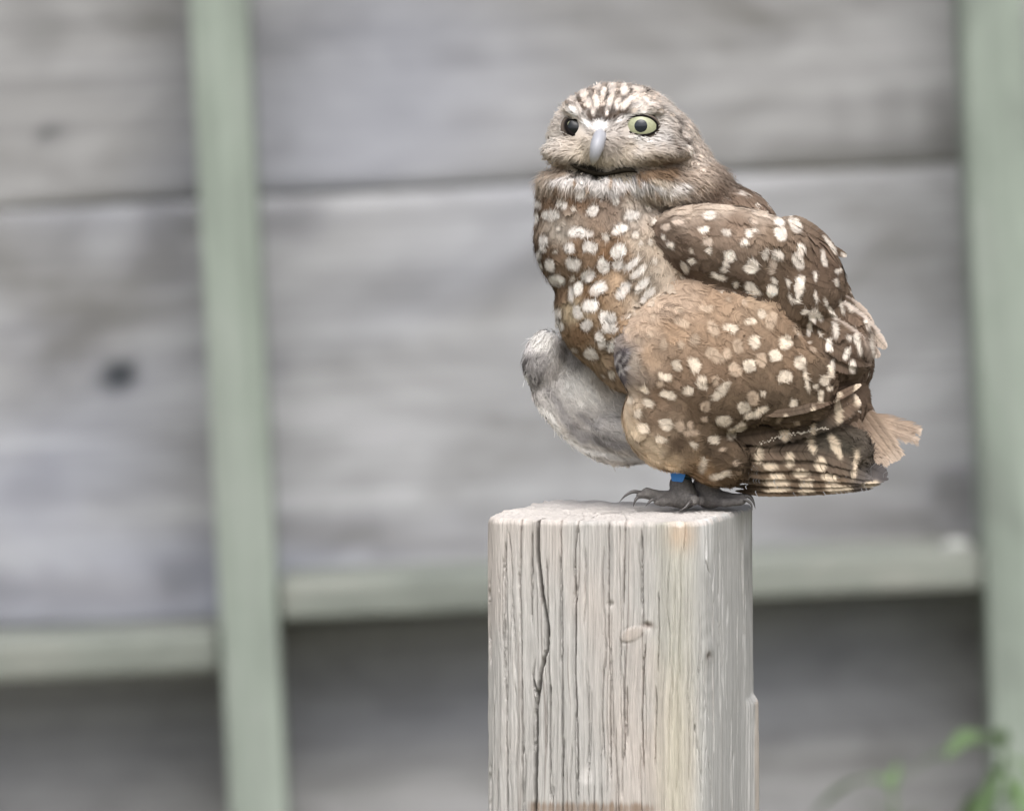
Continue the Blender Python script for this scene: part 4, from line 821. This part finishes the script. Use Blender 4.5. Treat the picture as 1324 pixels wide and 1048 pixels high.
def in_eye(P, grow_=1.0):
    bad = np.zeros(len(P), bool)
    for (c, r) in EYES: bad |= (((P[:, 0] - c[0]) / (r[0] * grow_)) ** 2 + ((P[:, 1] - c[1]) / (r[1] * grow_)) ** 2 < 1) & (P[:, 2] > 20)
    return bad
NEARTIPS = []
allV, allF, allC, allN, allW = [], [], [], [], []
wingV = {'scap': None, 'wing': None}
stats = {}
for reg in REG:
    mk = regn == reg
    if not mk.any(): continue
    P = CP[mk]; st = ST[mk]; n = len(P); nrm = cn[mk]
    d = flow(reg, P) + rng.normal(0, .10 if reg not in ('far', 'head') else .16, (n, 3))
    Ln = st[:, 1] * rng.uniform(.8, 1.2, n); W = st[:, 2] * rng.uniform(.85, 1.15, n); lift = st[:, 3] * rng.uniform(.5, 1.3, n) * np.where((rng.random(n) < .07) & (nrm[:, 2] > .25) & (reg in ('wing', 'scap', 'breast', 'throat')), 3.2, 1.0)
    groups = [(np.ones(n, bool), None)]
    if reg == 'head': fm = st[:, 0] < 5; groups = [(fm, 'face'), (~fm, 'crown')]
    for gmk, gname in groups:
        if not gmk.any(): continue
        K, T, N_ = grow(P[gmk] - (d[gmk] / np.linalg.norm(d[gmk], axis=1, keepdims=True)) * (Ln[gmk] * .35)[:, None] * (0 if gname == 'face' else 1), d[gmk], Ln[gmk], lift[gmk])
        bad = in_eye(K[:, 0]) | in_eye(K[:, 3]) | in_eye(K[:, -1], .95)
        bk = (np.abs(K[:, 3, 0] - 770) < 9) & (K[:, 3, 1] > 176) & (K[:, 3, 1] < 216) & (K[:, 3, 2] > 60); bad |= bk
        ok = ~bad; K, T, N_ = K[ok], T[ok], N_[ok]; L_, W_ = Ln[gmk][ok], W[gmk][ok]
        tuft = reg in ('far', 'leg', 'throat') or gname == 'face'
        nb = {'face': 6, 'crown': 9}.get(gname, {'throat': 9, 'breast': 13, 'far': 8, 'leg': 6, 'scap': 28, 'wing': 28}.get(reg, 18))
        Vf, Ff, u, v, fi, bi, Nf = barbs(K, T, N_, L_, W_, nb, prof_tuft if tuft else prof_round, ang=1.6 if tuft else 1.0, jit=.22 if tuft else .10, seed=len(allV), gap=.75 if tuft else 1.0, nseg=2 if tuft else 4)
        nf = len(K)
        jx, jy = rng.normal(0, .32, bi.max() + 1), rng.normal(0, .32, bi.max() + 1)
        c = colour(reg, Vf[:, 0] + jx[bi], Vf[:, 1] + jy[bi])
        tone = rng.normal(1, .11 if reg in ('scap', 'wing') else .07, nf)[fi] * rng.normal(1, .06, bi.max() + 1)[bi]
        if gname == 'crown':       # buff tear-shaped tips on brown crown feathers
            tip = smooth01(.45, .75, v) * (1 - smooth01(.55, .95, np.abs(u)))
            amt = rng.choice([0, .35, .85], nf, p=[.3, .3, .4])[fi]; tip = tip * amt
            c = c * (1 - .14 * (1 - tip)[:, None]) * (1 - tip[:, None]) + tip[:, None] * lin((226, 210, 196)) * ALB
        back_side = Nf[:, 2] < -.15
        if back_side.any() and reg in ('breast', 'scap', 'wing', 'back'):
            q = np.sqrt((u / .6) ** 2 + ((v - .75) / .16) ** 2); sp = (1 - smooth01(.8, 1.1, q)) * rng.choice([0, 1], nf, p=[.5, .5])[fi] * back_side
            c = c * (1 - sp[:, None]) + sp[:, None] * lin((222, 210, 196)) * ALB
        if reg == 'back':
            q = np.sqrt((u / .5) ** 2 + ((v - .72) / .13) ** 2); sp = (1 - smooth01(.8, 1.1, q)) * rng.choice([0, 1], nf, p=[.55, .45])[fi] * (~back_side)
            c = c * (1 - sp[:, None]) + sp[:, None] * lin((222, 210, 198)) * ALB
        shaft = np.exp(-(u / .08) ** 2) * .10
        c = c * (tone * (1 - shaft))[:, None]
        stats[reg + (gname or '')] = nf
        if reg in ('scap', 'wing'):
            # the feathers that show largest stand alone; the finer rest stays in the coat
            vis = (N_[:, 3, 2] > .35) & (K[:, 3, 0] < 1100)
            cand = np.where(vis)[0]; rng.shuffle(cand); cand = cand[:130 if reg == 'wing' else 110]
            sel = np.zeros(nf, bool); sel[cand] = True
            NEARTIPS.append((reg, Vf, Ff, c, Nf, fi, sel, nb))
            mk_v = ~sel[fi]; remap = np.cumsum(mk_v) - 1
            Ff = remap[Ff[mk_v[Ff[:, 0]]]]; Vf, c, Nf = Vf[mk_v], c[mk_v], Nf[mk_v]
        allV.append(Vf); allF.append(Ff); allC.append(c); allN.append(Nf); allW.append(reg in ('scap', 'wing', 'flight'))
# hair-fine down and loose barbs standing off the coat
nh = 46000
pick = rng.choice(len(tri), nh, p=area / area.sum()); a, b = rng.random(nh), rng.random(nh); fl = a + b > 1; a[fl] = 1 - a[fl]; b[fl] = 1 - b[fl]
HP = BV[tri[pick, 0]] + e1[pick] * a[:, None] + e2[pick] * b[:, None]
hreg = region_of(HP)
for ri, reg in enumerate(REG):
    P = HP[hreg == ri]
    if reg in ('back', 'flight', 'leg'): P = P[::3]
    if reg in ('scap', 'wing'): P = P[::11]
    if reg in ('breast', 'far'): P = P[::2]
    if reg == 'head': P = P[(P[:, 1] > 146) | (np.arange(len(P)) % 3 == 0)]
    n = len(P)
    if not n: continue
    nn = grad(P); P = P - nn * sdf(P)[:, None]
    f_ = flow(reg, P) + rng.normal(0, .30, (n, 3)); f_ -= nn * (f_ * nn).sum(1, keepdims=True); f_ /= np.linalg.norm(f_, axis=1, keepdims=True) + 1e-9
    face = (reg == 'head') & (P[:, 1] > 150) & (P[:, 2] > 10)
    Lh = np.where(face, 9, {'head': 12, 'throat': 16, 'breast': 13, 'far': 13, 'wing': 14, 'scap': 12}.get(reg, 14)) * rng.uniform(.6, 1.3, n)
    up = np.where(face, .16, {'throat': .24, 'breast': .16, 'far': .12, 'head': .16}.get(reg, .09)) * rng.uniform(.3, 1.7, n)
    p0 = P + nn * rng.uniform(.5, 2.2, n)[:, None]
    tip = p0 + f_ * Lh[:, None] + nn * (Lh * up)[:, None]
    ok = ~(in_eye(p0, 1.0) | in_eye(tip, .98) | ((np.abs(tip[:, 0] - 769) < 8) & (tip[:, 1] > 180) & (tip[:, 1] < 214) & (tip[:, 2] > 60)))
    p0, tip, nn, f_, Lh = p0[ok], tip[ok], nn[ok], f_[ok], Lh[ok]; n = len(p0)
    s_ = np.cross(nn, f_); wd = rng.uniform(.35, .65, n)[:, None]
    midp = (p0 + tip) / 2 + nn * (Lh * .03)[:, None] + s_ * (rng.normal(0, .05, n) * Lh)[:, None]
    Vh = np.stack([p0 - s_ * wd, p0 + s_ * wd, midp - s_ * wd * .85, midp + s_ * wd * .85, tip - s_ * .12, tip + s_ * .12], 1).reshape(-1, 3)
    b0 = np.arange(n)[:, None] * 6
    Fh = np.stack([b0 + [[0, 1, 3, 2]], b0 + [[2, 3, 5, 4]]], 1).reshape(-1, 4)
    jh = rng.normal(0, .7, (n, 2)); th = rng.normal(1.04, .09, n)[:, None]
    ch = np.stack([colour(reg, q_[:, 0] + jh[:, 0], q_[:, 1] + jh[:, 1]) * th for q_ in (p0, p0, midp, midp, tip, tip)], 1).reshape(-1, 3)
    allV.append(Vh); allF.append(Fh); allC.append(ch); allN.append(np.repeat(nn, 6, 0)); allW.append(reg in ('scap', 'wing', 'flight'))
def gather(name, want):
    V, F, C, N_, off = [], [], [], [], 0
    for a, b, c, d, ww in zip(allV, allF, allC, allN, allW):
        if ww == want: V.append(a); F.append(b + off); C.append(c); N_.append(d); off += len(a)
    o = mesh_np(name, loc(np.vstack(V)), np.vstack(F), M_FEATHER, owl, col=np.vstack(C), nrm=locn(np.vstack(N_)))
    return tag(o, kind='stuff')
coat = gather('plumage', False)
wing = gather('wing', True); wing['label'] = 'brown folded wing with pale round spots'
tail = bpy.data.objects.new('tail', None); COL.objects.link(tail); tail.parent = owl; tail['label'] = 'short tan tail'
for (reg, Vf, Ff, c, Nf, fi, sel, nb) in NEARTIPS:
    per_v, per_f = nb * 20, nb * 8
    for q in np.where(sel)[0]:
        vs_ = slice(q * per_v, (q + 1) * per_v)
        o = mesh_np('covert_feather' if reg == 'wing' else 'shoulder_feather', loc(Vf[vs_]), Ff[q * per_f:(q + 1) * per_f] - q * per_v, M_FEATHER, wing, col=c[vs_], nrm=locn(Nf[vs_]))

# ---- long feathers of wing and tail, each laid along its own line
def spline(pts, n):
    P = np.array(pts, float); m_ = len(P); t = np.linspace(0, m_ - 1, n); i = t.astype(int).clip(0, m_ - 2); f = (t - i)[:, None]
    Q = np.vstack([2 * P[0] - P[1], P, 2 * P[-1] - P[-2]]); p0, p1, p2, p3 = Q[i], Q[i + 1], Q[i + 2], Q[i + 3]
    return .5 * ((2 * p1) + (-p0 + p2) * f + (2 * p0 - 5 * p1 + 4 * p2 - p3) * f ** 2 + (-p0 + 3 * p1 - 3 * p2 + p3) * f ** 3)
def prof_blunt(v): return np.clip(np.sqrt(np.clip(v * 6, 0, 1)) * np.sqrt(np.clip(1.01 - v ** 10, 0, 1)), .06, 1)
def long_feather(name, Zf, pts, hw, d0, d1, cmap, nb=70, tilt=0.0, lift=4, sc=None, over=None, ang=.8, jit=.05, asym=0.0, conform=True, prof=prof_long):
    P2 = np.array([Zf(*p) for p in pts]); s_ = Zf(1, 0)[0] - Zf(0, 0)[0]
    q = spline(P2, 14); dd = np.linspace(d0, d1, 14)
    tq = np.linspace(0, 1, 14)
    if conform: dd = np.maximum(dd - 30 * np.clip(1 - tq / .35, 0, 1) ** 2, front_d(q[:, 0], q[:, 1]) + lift - (lift + 9) * np.clip(1 - tq / .35, 0, 1) ** 1.2)
    for _ in range(3): dd[1:-1] = (dd[:-2] + dd[1:-1] * 2 + dd[2:]) / 4
    K = np.c_[q, dd][None]; T = np.gradient(K[0], axis=0); T /= np.linalg.norm(T, axis=1, keepdims=True)
    n0 = np.array([.05, -.25 + tilt, 1.0]); N_ = n0 - T * (T @ n0)[:, None]; N_ /= np.linalg.norm(N_, axis=1, keepdims=True)
    Ln = np.array([np.linalg.norm(np.diff(K[0], axis=0), axis=1).sum()])
    Vf, Ff, u, v, fi, bi, Nf = barbs(K, T[None], N_[None], Ln, np.array([hw * s_]), nb, prof, ang=ang, jit=jit, seed=int(abs(pts[0][0]) + hw), gap=1.8 if cmap == 'tail' else 1.1, asym=asym, droop=.18, nseg=5)
    r = np.random.default_rng(int(pts[-1][0])); j = r.normal(0, .7, bi.max() + 1)
    c = colour(cmap, Vf[:, 0] + j[bi], Vf[:, 1] + j[bi] * .5) * r.normal(1, .06 if cmap == 'tail' else .07, bi.max() + 1)[bi][:, None] * r.normal(1, .05)
    c = c * (1 - .35 * np.exp(-(u / .07) ** 2))[:, None]
    if cmap == 'tail': c = c * (1 + .45 * vnoise(np.c_[u * 3.2 + pts[0][1], v * .6], 1.6, 71, 3))[:, None]
    if over is not None: c = over(c, u, v)
    c = c * (1 - .30 * smooth01(.8, 1, np.abs(u)))[:, None] if cmap == 'flight' else c
    return mesh_np(name, loc(Vf), Ff, M_FEATHER, tail if cmap == 'tail' else wing, col=c, nrm=locn(Nf))
def pale_edge(side, amt=.8, rgb=(226, 210, 198), w0=.45):
    def f(c, u, v):
        k = smooth01(w0, w0 + .35, u * side) * amt; return c * (1 - k[:, None]) + k[:, None] * lin(rgb) * ALB
    return f
def pale_tip(v0=.85, amt=.85, rgb=(222, 206, 192)):
    def f(c, u, v):
        k = smooth01(v0, v0 + .08, v) * amt; return c * (1 - k[:, None]) + k[:, None] * lin(rgb) * ALB
    return f
def grey_tip(v0=.82, amt=.8, rgb=(96, 92, 92)): return pale_tip(v0, amt, rgb)
Fp = 'primary_feather'; Fs_ = 'secondary_feather'; Ft = 'tertial_feather'
# tail first (deepest), then primaries from the lowest up, secondaries, tertials
long_feather('tail_feather', Z4, [(1060, 450), (1130, 478), (1200, 500), (1268, 520)], 26, -14, -22, 'tail', 70, jit=.22, ang=2.2, conform=False)
long_feather('tail_feather', Z4, [(1060, 470), (1130, 508), (1200, 535), (1258, 556)], 22, -10, -18, 'tail', 70, jit=.25, ang=2.2, conform=False)
for k, (ptl, w_) in enumerate([([(1000, 380), (1085, 470), (1145, 550), (1192, 615)], 22), ([(990, 385), (1065, 480), (1125, 560), (1178, 630)], 20), ([(985, 395), (1045, 490), (1100, 565), (1160, 636)], 20), ([(975, 405), (1025, 500), (1080, 580), (1138, 650)], 20), ([(965, 420), (1005, 505), (1050, 580), (1110, 640)], 20)]):
    long_feather('tail_feather', Z4, ptl, w_, 0 + 4 * k, -2 + 4 * k, 'tail', 90, jit=.22, ang=2.4, conform=False, over=pale_edge(-1, .25, (190, 172, 156), .5))
long_feather(Fp, Z4, [(850, 540), (930, 570), (1040, 640), (1135, 690)], 44, 22, 16, 'flight', 90, lift=3, conform=True, over=grey_tip(.84, .6))
long_feather(Fp, Z4, [(820, 530), (900, 560), (990, 600), (1050, 690)], 46, 30, 24, 'flight', 90, lift=3, conform=True)
long_feather(Fp, Z4, [(560, 748), (720, 754), (900, 748), (1080, 738)], 16, 40, 26, 'flight', 90, lift=3, conform=True)
long_feather(Fp, Z4, [(560, 730), (740, 736), (940, 732), (1110, 722)], 18, 44, 29, 'flight', 90, lift=3, conform=True, over=grey_tip(.93, .6, (170, 164, 160)))
long_feather(Fp, Z4, [(560, 708), (740, 712), (940, 716), (1140, 702)], 20, 48, 32, 'flight', 90, lift=3, conform=True, over=grey_tip(.90, .85, (88, 84, 84)))
long_feather(Fp, Z4, [(560, 684), (740, 682), (940, 694), (1120, 712)], 22, 52, 35, 'flight', 90, lift=3, conform=True, over=grey_tip(.94, .5))
long_feather(Fp, Z4, [(560, 655), (740, 642), (920, 652), (1075, 700)], 30, 56, 38, 'flight', 90, lift=3, conform=True)
long_feather(Fp, Z4, [(560, 610), (720, 598), (880, 606), (1020, 660)], 34, 60, 42, 'flight', 90, lift=3, conform=True)
long_feather(Fs_, Z4, [(540, 545), (720, 518), (880, 472), (1026, 398)], 52, 66, 44, 'flight', 150, lift=5, over=pale_tip(.95, .8), prof=prof_blunt, ang=.6)
long_feather(Fs_, Z4, [(620, 452), (760, 448), (900, 410), (1034, 344)], 17, 72, 48, 'flight', 120, lift=7, over=pale_tip(.95, .8), prof=prof_blunt, ang=.6)
for (p, w_, da, db, ov) in [([(690, 700), (800, 770), (900, 830), (1000, 870)], 40, 70, 40, None), ([(720, 640), (850, 730), (960, 800), (1065, 835)], 42, 68, 36, pale_edge(-1, .5)), ([(740, 580), (870, 650), (1000, 735), (1105, 800)], 44, 64, 30, pale_edge(-1, .55)),
                            ([(760, 530), (900, 575), (1030, 660), (1132, 765)], 44, 58, 22, pale_edge(-1, .9, (232, 218, 208), .35)), ([(770, 500), (880, 530), (985, 575), (1075, 660)], 34, 52, 20, pale_edge(-1, .75)),
                            ([(700, 420), (780, 450), (870, 480), (975, 508)], 26, 66, 22, None), ([(740, 340), (800, 365), (870, 392), (925, 418)], 24, 60, 24, None), ([(700, 230), (780, 260), (870, 310), (955, 352)], 28, 62, 16, None), ([(660, 180), (740, 200), (820, 245), (900, 315)], 26, 60, 22, None)]:
    long_feather(Ft, Z3, p, w_, da, db, 'scap', 120, lift=3, over=ov, jit=.05)
# worn, pale notched edge of the secondaries
bm = bmesh.new(); r = random.Random(4)
for k in range(46):
    t = k / 45; x = 650 + 260 * t; y = 566 - 56 * t - 8 * math.sin(t * 3); X_, Y_ = Z4(x, y + r.uniform(-6, 6))
    dq = float(front_d(X_, Y_)); dq = max(dq, 52 - 8 * t) + 10
    s = r.uniform(.7, 1.9); v3 = [loc(np.array([X_ + a * s, Y_ + b * s, dq + r.uniform(0, 1.5)])) for a, b in ((-1, .2), (.1, -1), (1, -.1), (.2, 1))]
    bm.faces.new([bm.verts.new(v) for v in v3])
fr = bm_obj('frayed_edge', bm, plain('worn_barbs', (196, 186, 172), .9, .2), wing)

# ------------------------------------------------------------------ owl: eyes, beak
def gloss(name, rgb, rough=.08, coat_=1.0, noise_amt=.1):
    mt = plain(name, rgb, rough, noise_amt, 900, .5); mt.node_tree.nodes['Principled BSDF'].inputs['Coat Weight'].default_value = coat_; mt.node_tree.nodes['Principled BSDF'].inputs['Coat Roughness'].default_value = .03; return mt
M_EYE = gloss('eye_black', (16, 16, 18)); M_IRIS = gloss('iris_yellow_green', (168, 171, 140), .4, .3); M_PUPIL = gloss('pupil_dark', (26, 32, 40), .15, .5); M_PUPIL2 = gloss('pupil_black', (8, 14, 18), .25, .25); M_LID = plain('eyelid_skin', (42, 38, 38), .5, .2, 700)
def cap(R, th0, th1, axis, n=40, rings=8):
    ax = Vector(axis).normalized(); ref = Vector((0, 1, 0)); s = ax.cross(ref).normalized(); u_ = s.cross(ax)
    V_, F_ = [], []
    for k in range(rings + 1):
        th = th0 + (th1 - th0) * k / rings
        for j in range(n):
            ph = 2 * math.pi * j / n; V_.append(ax * math.cos(th) * R + (s * math.cos(ph) + u_ * math.sin(ph)) * math.sin(th) * R)
    for k in range(rings):
        for j in range(n): F_.append((k * n + j, k * n + (j + 1) % n, (k + 1) * n + (j + 1) % n, (k + 1) * n + j))
    return np.array(V_), np.array(F_)
def eye(c, R, axis, iris_r, pup_r, ap, lid_out, rot, M_PUPIL=M_PUPIL):
    c = np.array(c, float)
    Vv, Ff = cap(R, 0.001, math.radians(175), (0, 0, 1), 40, 24); e = mesh_np('eye', loc(Vv + c), Ff, M_EYE, owl)
    Vv, Ff = cap(R + .35, math.asin(pup_r / R) * .96, math.asin(min(.99, iris_r / R)), axis); mesh_np('iris', loc(Vv + c), Ff, M_IRIS, e)
    Vv, Ff = cap(R + .45, 0.001, math.asin(pup_r / R), axis); mesh_np('pupil', loc(Vv + c), Ff, M_PUPIL, e)
    # eyelids: an almond opening in a sheet that hugs the ball and runs out under the feathers
    n = 64; V_, F_ = [], []
    a0 = math.radians(rot); cs, sn = math.cos(a0), math.sin(a0)
    for k in range(9):
        t = k / 8
        for j in range(n):
            ph = 2 * math.pi * j / n
            ex = ap[0] * math.copysign(abs(math.cos(ph)) ** 1.05, math.cos(ph)); ey = (ap[1] if math.sin(ph) > 0 else ap[2]) * math.sin(ph)
            ox, oy = lid_out[0] * math.cos(ph), lid_out[1] * math.sin(ph)
            x, y = ex * (1 - t) + ox * t, ey * (1 - t) + oy * t
            x, y = x * cs - y * sn, x * sn + y * cs
            rr = R + 1.4 - .9 * (1 - t) ** 2
            dz = math.sqrt(max(rr * rr - x * x - y * y, 0.0)); dz = max(dz, R * .12)
            V_.append((c[0] + x, c[1] + y, c[2] + dz + 1.2 * math.sin(math.pi * min(1, t * 2.2)) * (t < .45)))
    for k in range(8):
        for j in range(n): F_.append((k * n + j, (k + 1) * n + j, (k + 1) * n + (j + 1) % n, k * n + (j + 1) % n))
    lid = np.array(V_); col = np.repeat(np.linspace(0, 1, 9), n)[:, None]; kk = smooth01(.38, .8, col)
    cc = lin((30, 27, 27)) * (1 - kk) + lin((110, 100, 92)) * ALB * kk
    mesh_np('eyelid', loc(lid), np.array(F_), M_SKINCOAT, e, col=cc)
    return e
eye((828, 165, 66), 24, (-.02, .0, 1), 19.5, 8.2, (20.0, 10.6, 12.0), (25, 17), 3)
eye((744, 167, 49), 20, (.13, .02, 1), 14.5, 12.9, (12.0, 7.4, 8.6), (20, 18), 36, M_PUPIL2)
M_BEAK, bt, bb = node_mat('horn_beak', .35); bb.inputs['Specular IOR Level'].default_value = .4
ba = bt.nodes.new('ShaderNodeAttribute'); ba.attribute_name = 'Col'; bt.links.new(ba.outputs['Color'], bb.inputs['Base Color'])
def tube(center, rx, rd, n=28, flat=None):
    """loft of ellipses along a line in the y/d plane"""
    V_, F_ = [], []
    C_ = np.array(center, float); T = np.gradient(C_, axis=0); T /= np.linalg.norm(T, axis=1, keepdims=True)
    for k in range(len(C_)):
        s = np.array([1., 0, 0]); s = s - T[k] * (T[k] @ s); s /= np.linalg.norm(s); o_ = np.cross(T[k], s)
        if o_[2] < 0: o_ = -o_
        for j in range(n):
            a = 2 * math.pi * j / n; V_.append(C_[k] + s * math.cos(a) * rx[k] + o_ * math.sin(a) * rd[k])
    for k in range(len(C_) - 1):
        for j in range(n): F_.append((k * n + j, k * n + (j + 1) % n, (k + 1) * n + (j + 1) % n, (k + 1) * n + j))
    return np.array(V_), np.array(F_)
cl = spline([(776, 174, 82), (774.5, 180, 94), (772, 188, 102), (769.5, 198, 104.5), (767, 208, 99), (765.5, 216, 90)], 22)
t = np.linspace(0, 1, 22)
V_, F_ = tube(cl, np.interp(t, [0, .2, .5, .75, .92, 1], [7, 9.0, 9.0, 6.4, 2.6, .4]), np.interp(t, [0, .2, .5, .75, .92, 1], [6, 10, 11, 8, 3.5, .6]))
k = np.repeat(smooth01(.6, .95, t), 28)[:, None]
mesh_np('beak', loc(V_), F_, M_BEAK, owl, col=lin((180, 182, 190)) * .8 * (1 - k) + lin((186, 179, 160)) * .8 * k)
# shade under the cheek ruff, put in as a dark crescent
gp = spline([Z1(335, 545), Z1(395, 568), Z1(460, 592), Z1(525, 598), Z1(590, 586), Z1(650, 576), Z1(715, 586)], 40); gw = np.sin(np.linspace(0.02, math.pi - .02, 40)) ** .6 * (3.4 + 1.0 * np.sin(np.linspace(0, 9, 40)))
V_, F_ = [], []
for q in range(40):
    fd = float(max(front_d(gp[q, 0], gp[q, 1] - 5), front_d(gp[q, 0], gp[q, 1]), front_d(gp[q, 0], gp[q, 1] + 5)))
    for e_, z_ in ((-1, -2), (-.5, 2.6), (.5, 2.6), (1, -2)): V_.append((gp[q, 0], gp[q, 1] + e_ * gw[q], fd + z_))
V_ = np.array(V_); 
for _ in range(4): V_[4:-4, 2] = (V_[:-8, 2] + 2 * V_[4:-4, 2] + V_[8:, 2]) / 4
for q in range(39):
    for e_ in range(3): F_.append((q * 4 + e_, q * 4 + e_ + 1, q * 4 + e_ + 5, q * 4 + e_ + 4))
mesh_np('cheek_shade', loc(V_), np.array(F_), plain('cheek_shade_dark', (34, 30, 24), .9, .3, 800, .05), owl)

# ------------------------------------------------------------------ owl: legs, feet, talons, band
M_FOOT = vcol_mat('scaly_foot', .75, grain=.35, gscale=(900, 900, 900), bump=.9)
M_TALON = plain('talon_dark', (76, 73, 72), .35, .15, 500, .5)
def tube3(pts, rad, n=12, seg=18):
    C_ = spline(pts, seg); R_ = np.interp(np.linspace(0, 1, seg), np.linspace(0, 1, len(rad)), rad)
    T = np.gradient(C_, axis=0); T /= np.linalg.norm(T, axis=1, keepdims=True); up = np.array([.13, -.2, .97])
    V_, F_ = [], []
    for k in range(seg):
        s = np.cross(T[k], up); s /= np.linalg.norm(s) + 1e-9; o_ = np.cross(s, T[k])
        for j in range(n):
            a = 2 * math.pi * j / n; V_.append(C_[k] + (s * math.cos(a) + o_ * math.sin(a)) * R_[k])
    for k in range(seg - 1):
        for j in range(n): F_.append((k * n + j, k * n + (j + 1) % n, (k + 1) * n + (j + 1) % n, (k + 1) * n + j))
    F_.append(tuple(range(n - 4, n))); 
    return np.array(V_), np.array(F_)
def capsule_sdf(P, caps, K=4.0):
    d = None
    for (a, b, ra, rb) in caps:
        a, b = np.array(a, float), np.array(b, float); ab = b - a; h = np.clip(((P - a) @ ab) / (ab @ ab), 0, 1)
        e = np.linalg.norm(P - a - h[:, None] * ab, axis=1) - (ra + (rb - ra) * h)
        if d is None: d = e
        else:
            hh = np.clip(.5 + .5 * (e - d) / K, 0, 1); d = d * hh + e * (1 - hh) - K * hh * (1 - hh)
    return d
def foot(caps, talons, tint):
    global sdf
    keep_sdf = sdf
    pts = np.array([c[0] for c in caps] + [c[1] for c in caps], float)
    sdf = lambda P: capsule_sdf(P, caps) + .35 * np.sin(P[:, 0] * 1.1) * np.sin(P[:, 1] * 1.2 + P[:, 2] * .9)
    V_, F_, _, _ = surface_nets(pts.min(0) - 14, pts.max(0) + 14, 1.3); sdf = keep_sdf
    n1 = vnoise(V_, .25, 61, 3)
    c = lin(tint) * ALB * (1 + .25 * n1)[:, None]
    f = mesh_np('foot', loc(V_), F_, M_FOOT, owl, col=c)
    for p in talons:
        Vt, Ft_ = tube3(p, [2.5, 2.3, 1.5, .3], 10, 14); mesh_np('talon', loc(Vt), Ft_, M_TALON, f)
    return f
FD = 26   # depth of the feet on the post top
foot([((880, 600, FD), (880, 628, FD), 9, 9), ((880, 626, FD), (884, 641, FD + 4), 15, 17), ((878, 643, FD), (858, 643, FD + 10), 12, 8.5), ((858, 643, FD + 10), (836, 637, FD + 18), 8, 7), ((836, 637, FD + 18), (826, 640, FD + 24), 5.5, 4),
      ((872, 646, FD + 6), (856, 648, FD + 22), 8, 5), ((856, 648, FD + 22), (848, 648, FD + 30), 5.5, 4), ((884, 645, FD + 4), (896, 646, FD + 24), 9, 6), ((896, 646, FD + 24), (896, 648, FD + 34), 6.5, 4.5), ((880, 644, FD), (872, 644, FD - 22), 8, 5)],
     [[(829, 636, FD + 22), (818, 635, FD + 26), (808, 640, FD + 28), (800, 648.5, FD + 29)], [(828, 641, FD + 25), (823, 643, FD + 29), (820, 648, FD + 31), (818, 654, FD + 32)], [(850, 647, FD + 30), (843, 645, FD + 34), (838, 649, FD + 36), (834, 653.5, FD + 37)], [(895, 647, FD + 34), (890, 649, FD + 40), (885, 655, FD + 44), (876, 660, FD + 46)]], (108, 105, 103))
foot([((914, 600, FD - 14), (912, 632, FD - 12), 9, 9), ((910, 628, FD - 6), (918, 641, FD - 4), 15, 16), ((914, 643, FD - 6), (936, 644, FD + 2), 13, 9), ((936, 644, FD + 2), (958, 645, FD + 6), 8, 7), ((918, 646, FD), (936, 649, FD + 14), 8, 5), ((936, 649, FD + 14), (956, 648, FD + 18), 5.5, 5), ((914, 645, FD - 6), (940, 643, FD - 16), 9, 6), ((940, 643, FD - 16), (958, 643, FD - 18), 5.5, 5.5), ((914, 645, FD - 6), (905, 647, FD + 16), 9, 6)],
     [[(957, 643, FD + 6), (966, 641, FD + 6), (973, 648, FD + 6), (976, 657, FD + 6)], [(956, 646, FD + 18), (964, 646, FD + 19), (970, 651, FD + 20), (972, 659, FD + 20)], [(957, 641, FD - 18), (965, 638, FD - 18), (972, 643, FD - 18), (976, 652, FD - 18)]], (102, 99, 98))
# blue hexagon-faced leg band
M_BAND = plain('blue_band', (52, 138, 224), .35, .06, 200, .5); M_BAND2 = plain('dark_band_side', (24, 52, 58), .4, .2, 400, .5)
bm = bmesh.new(); hexa = [(-10, -3), (-7.5, -9), (5, -8), (10, -2), (6, 8), (-8, 6.5)]
fr_, bk_ = [], []
for (x, y) in hexa:
    fr_.append(bm.verts.new(loc(np.array([876 + x, 615 + y, FD + 17.0])))); bk_.append(bm.verts.new(loc(np.array([876 + x, 614 + y, FD + 12.0]))))
bm.faces.new(fr_); bm.faces.new(bk_[::-1])
for k in range(6): bm.faces.new((fr_[k], bk_[k], bk_[(k + 1) % 6], fr_[(k + 1) % 6]))
bmesh.ops.recalc_face_normals(bm, faces=bm.faces); bmesh.ops.bevel(bm, geom=bm.edges[:], offset=.8 * PX, segments=2, affect='EDGES')
band = bm_obj('leg_band', bm, M_BAND, owl); band['label'] = 'blue plastic band round the leg'
V_, F_ = [], []
for k, (y, r_) in enumerate([(606, 9.5), (606, 12.2), (609.5, 12.6), (610.2, 11.7), (611.6, 11.7), (612.2, 12.6), (615, 12.6), (615.6, 11.7), (616.8, 11.7), (617.4, 12.4), (621, 12.2), (621, 9.5)]):
    for j in range(32):
        a = 2 * math.pi * j / 32; V_.append((882 + r_ * math.cos(a), y + .12 * r_ * math.cos(a), FD + r_ * math.sin(a)))
for k in range(11):
    for j in range(32): F_.append((k * 32 + j, k * 32 + (j + 1) % 32, (k + 1) * 32 + (j + 1) % 32, (k + 1) * 32 + j))
mesh_np('ring', loc(np.array(V_)), np.array(F_), M_BAND2, band)
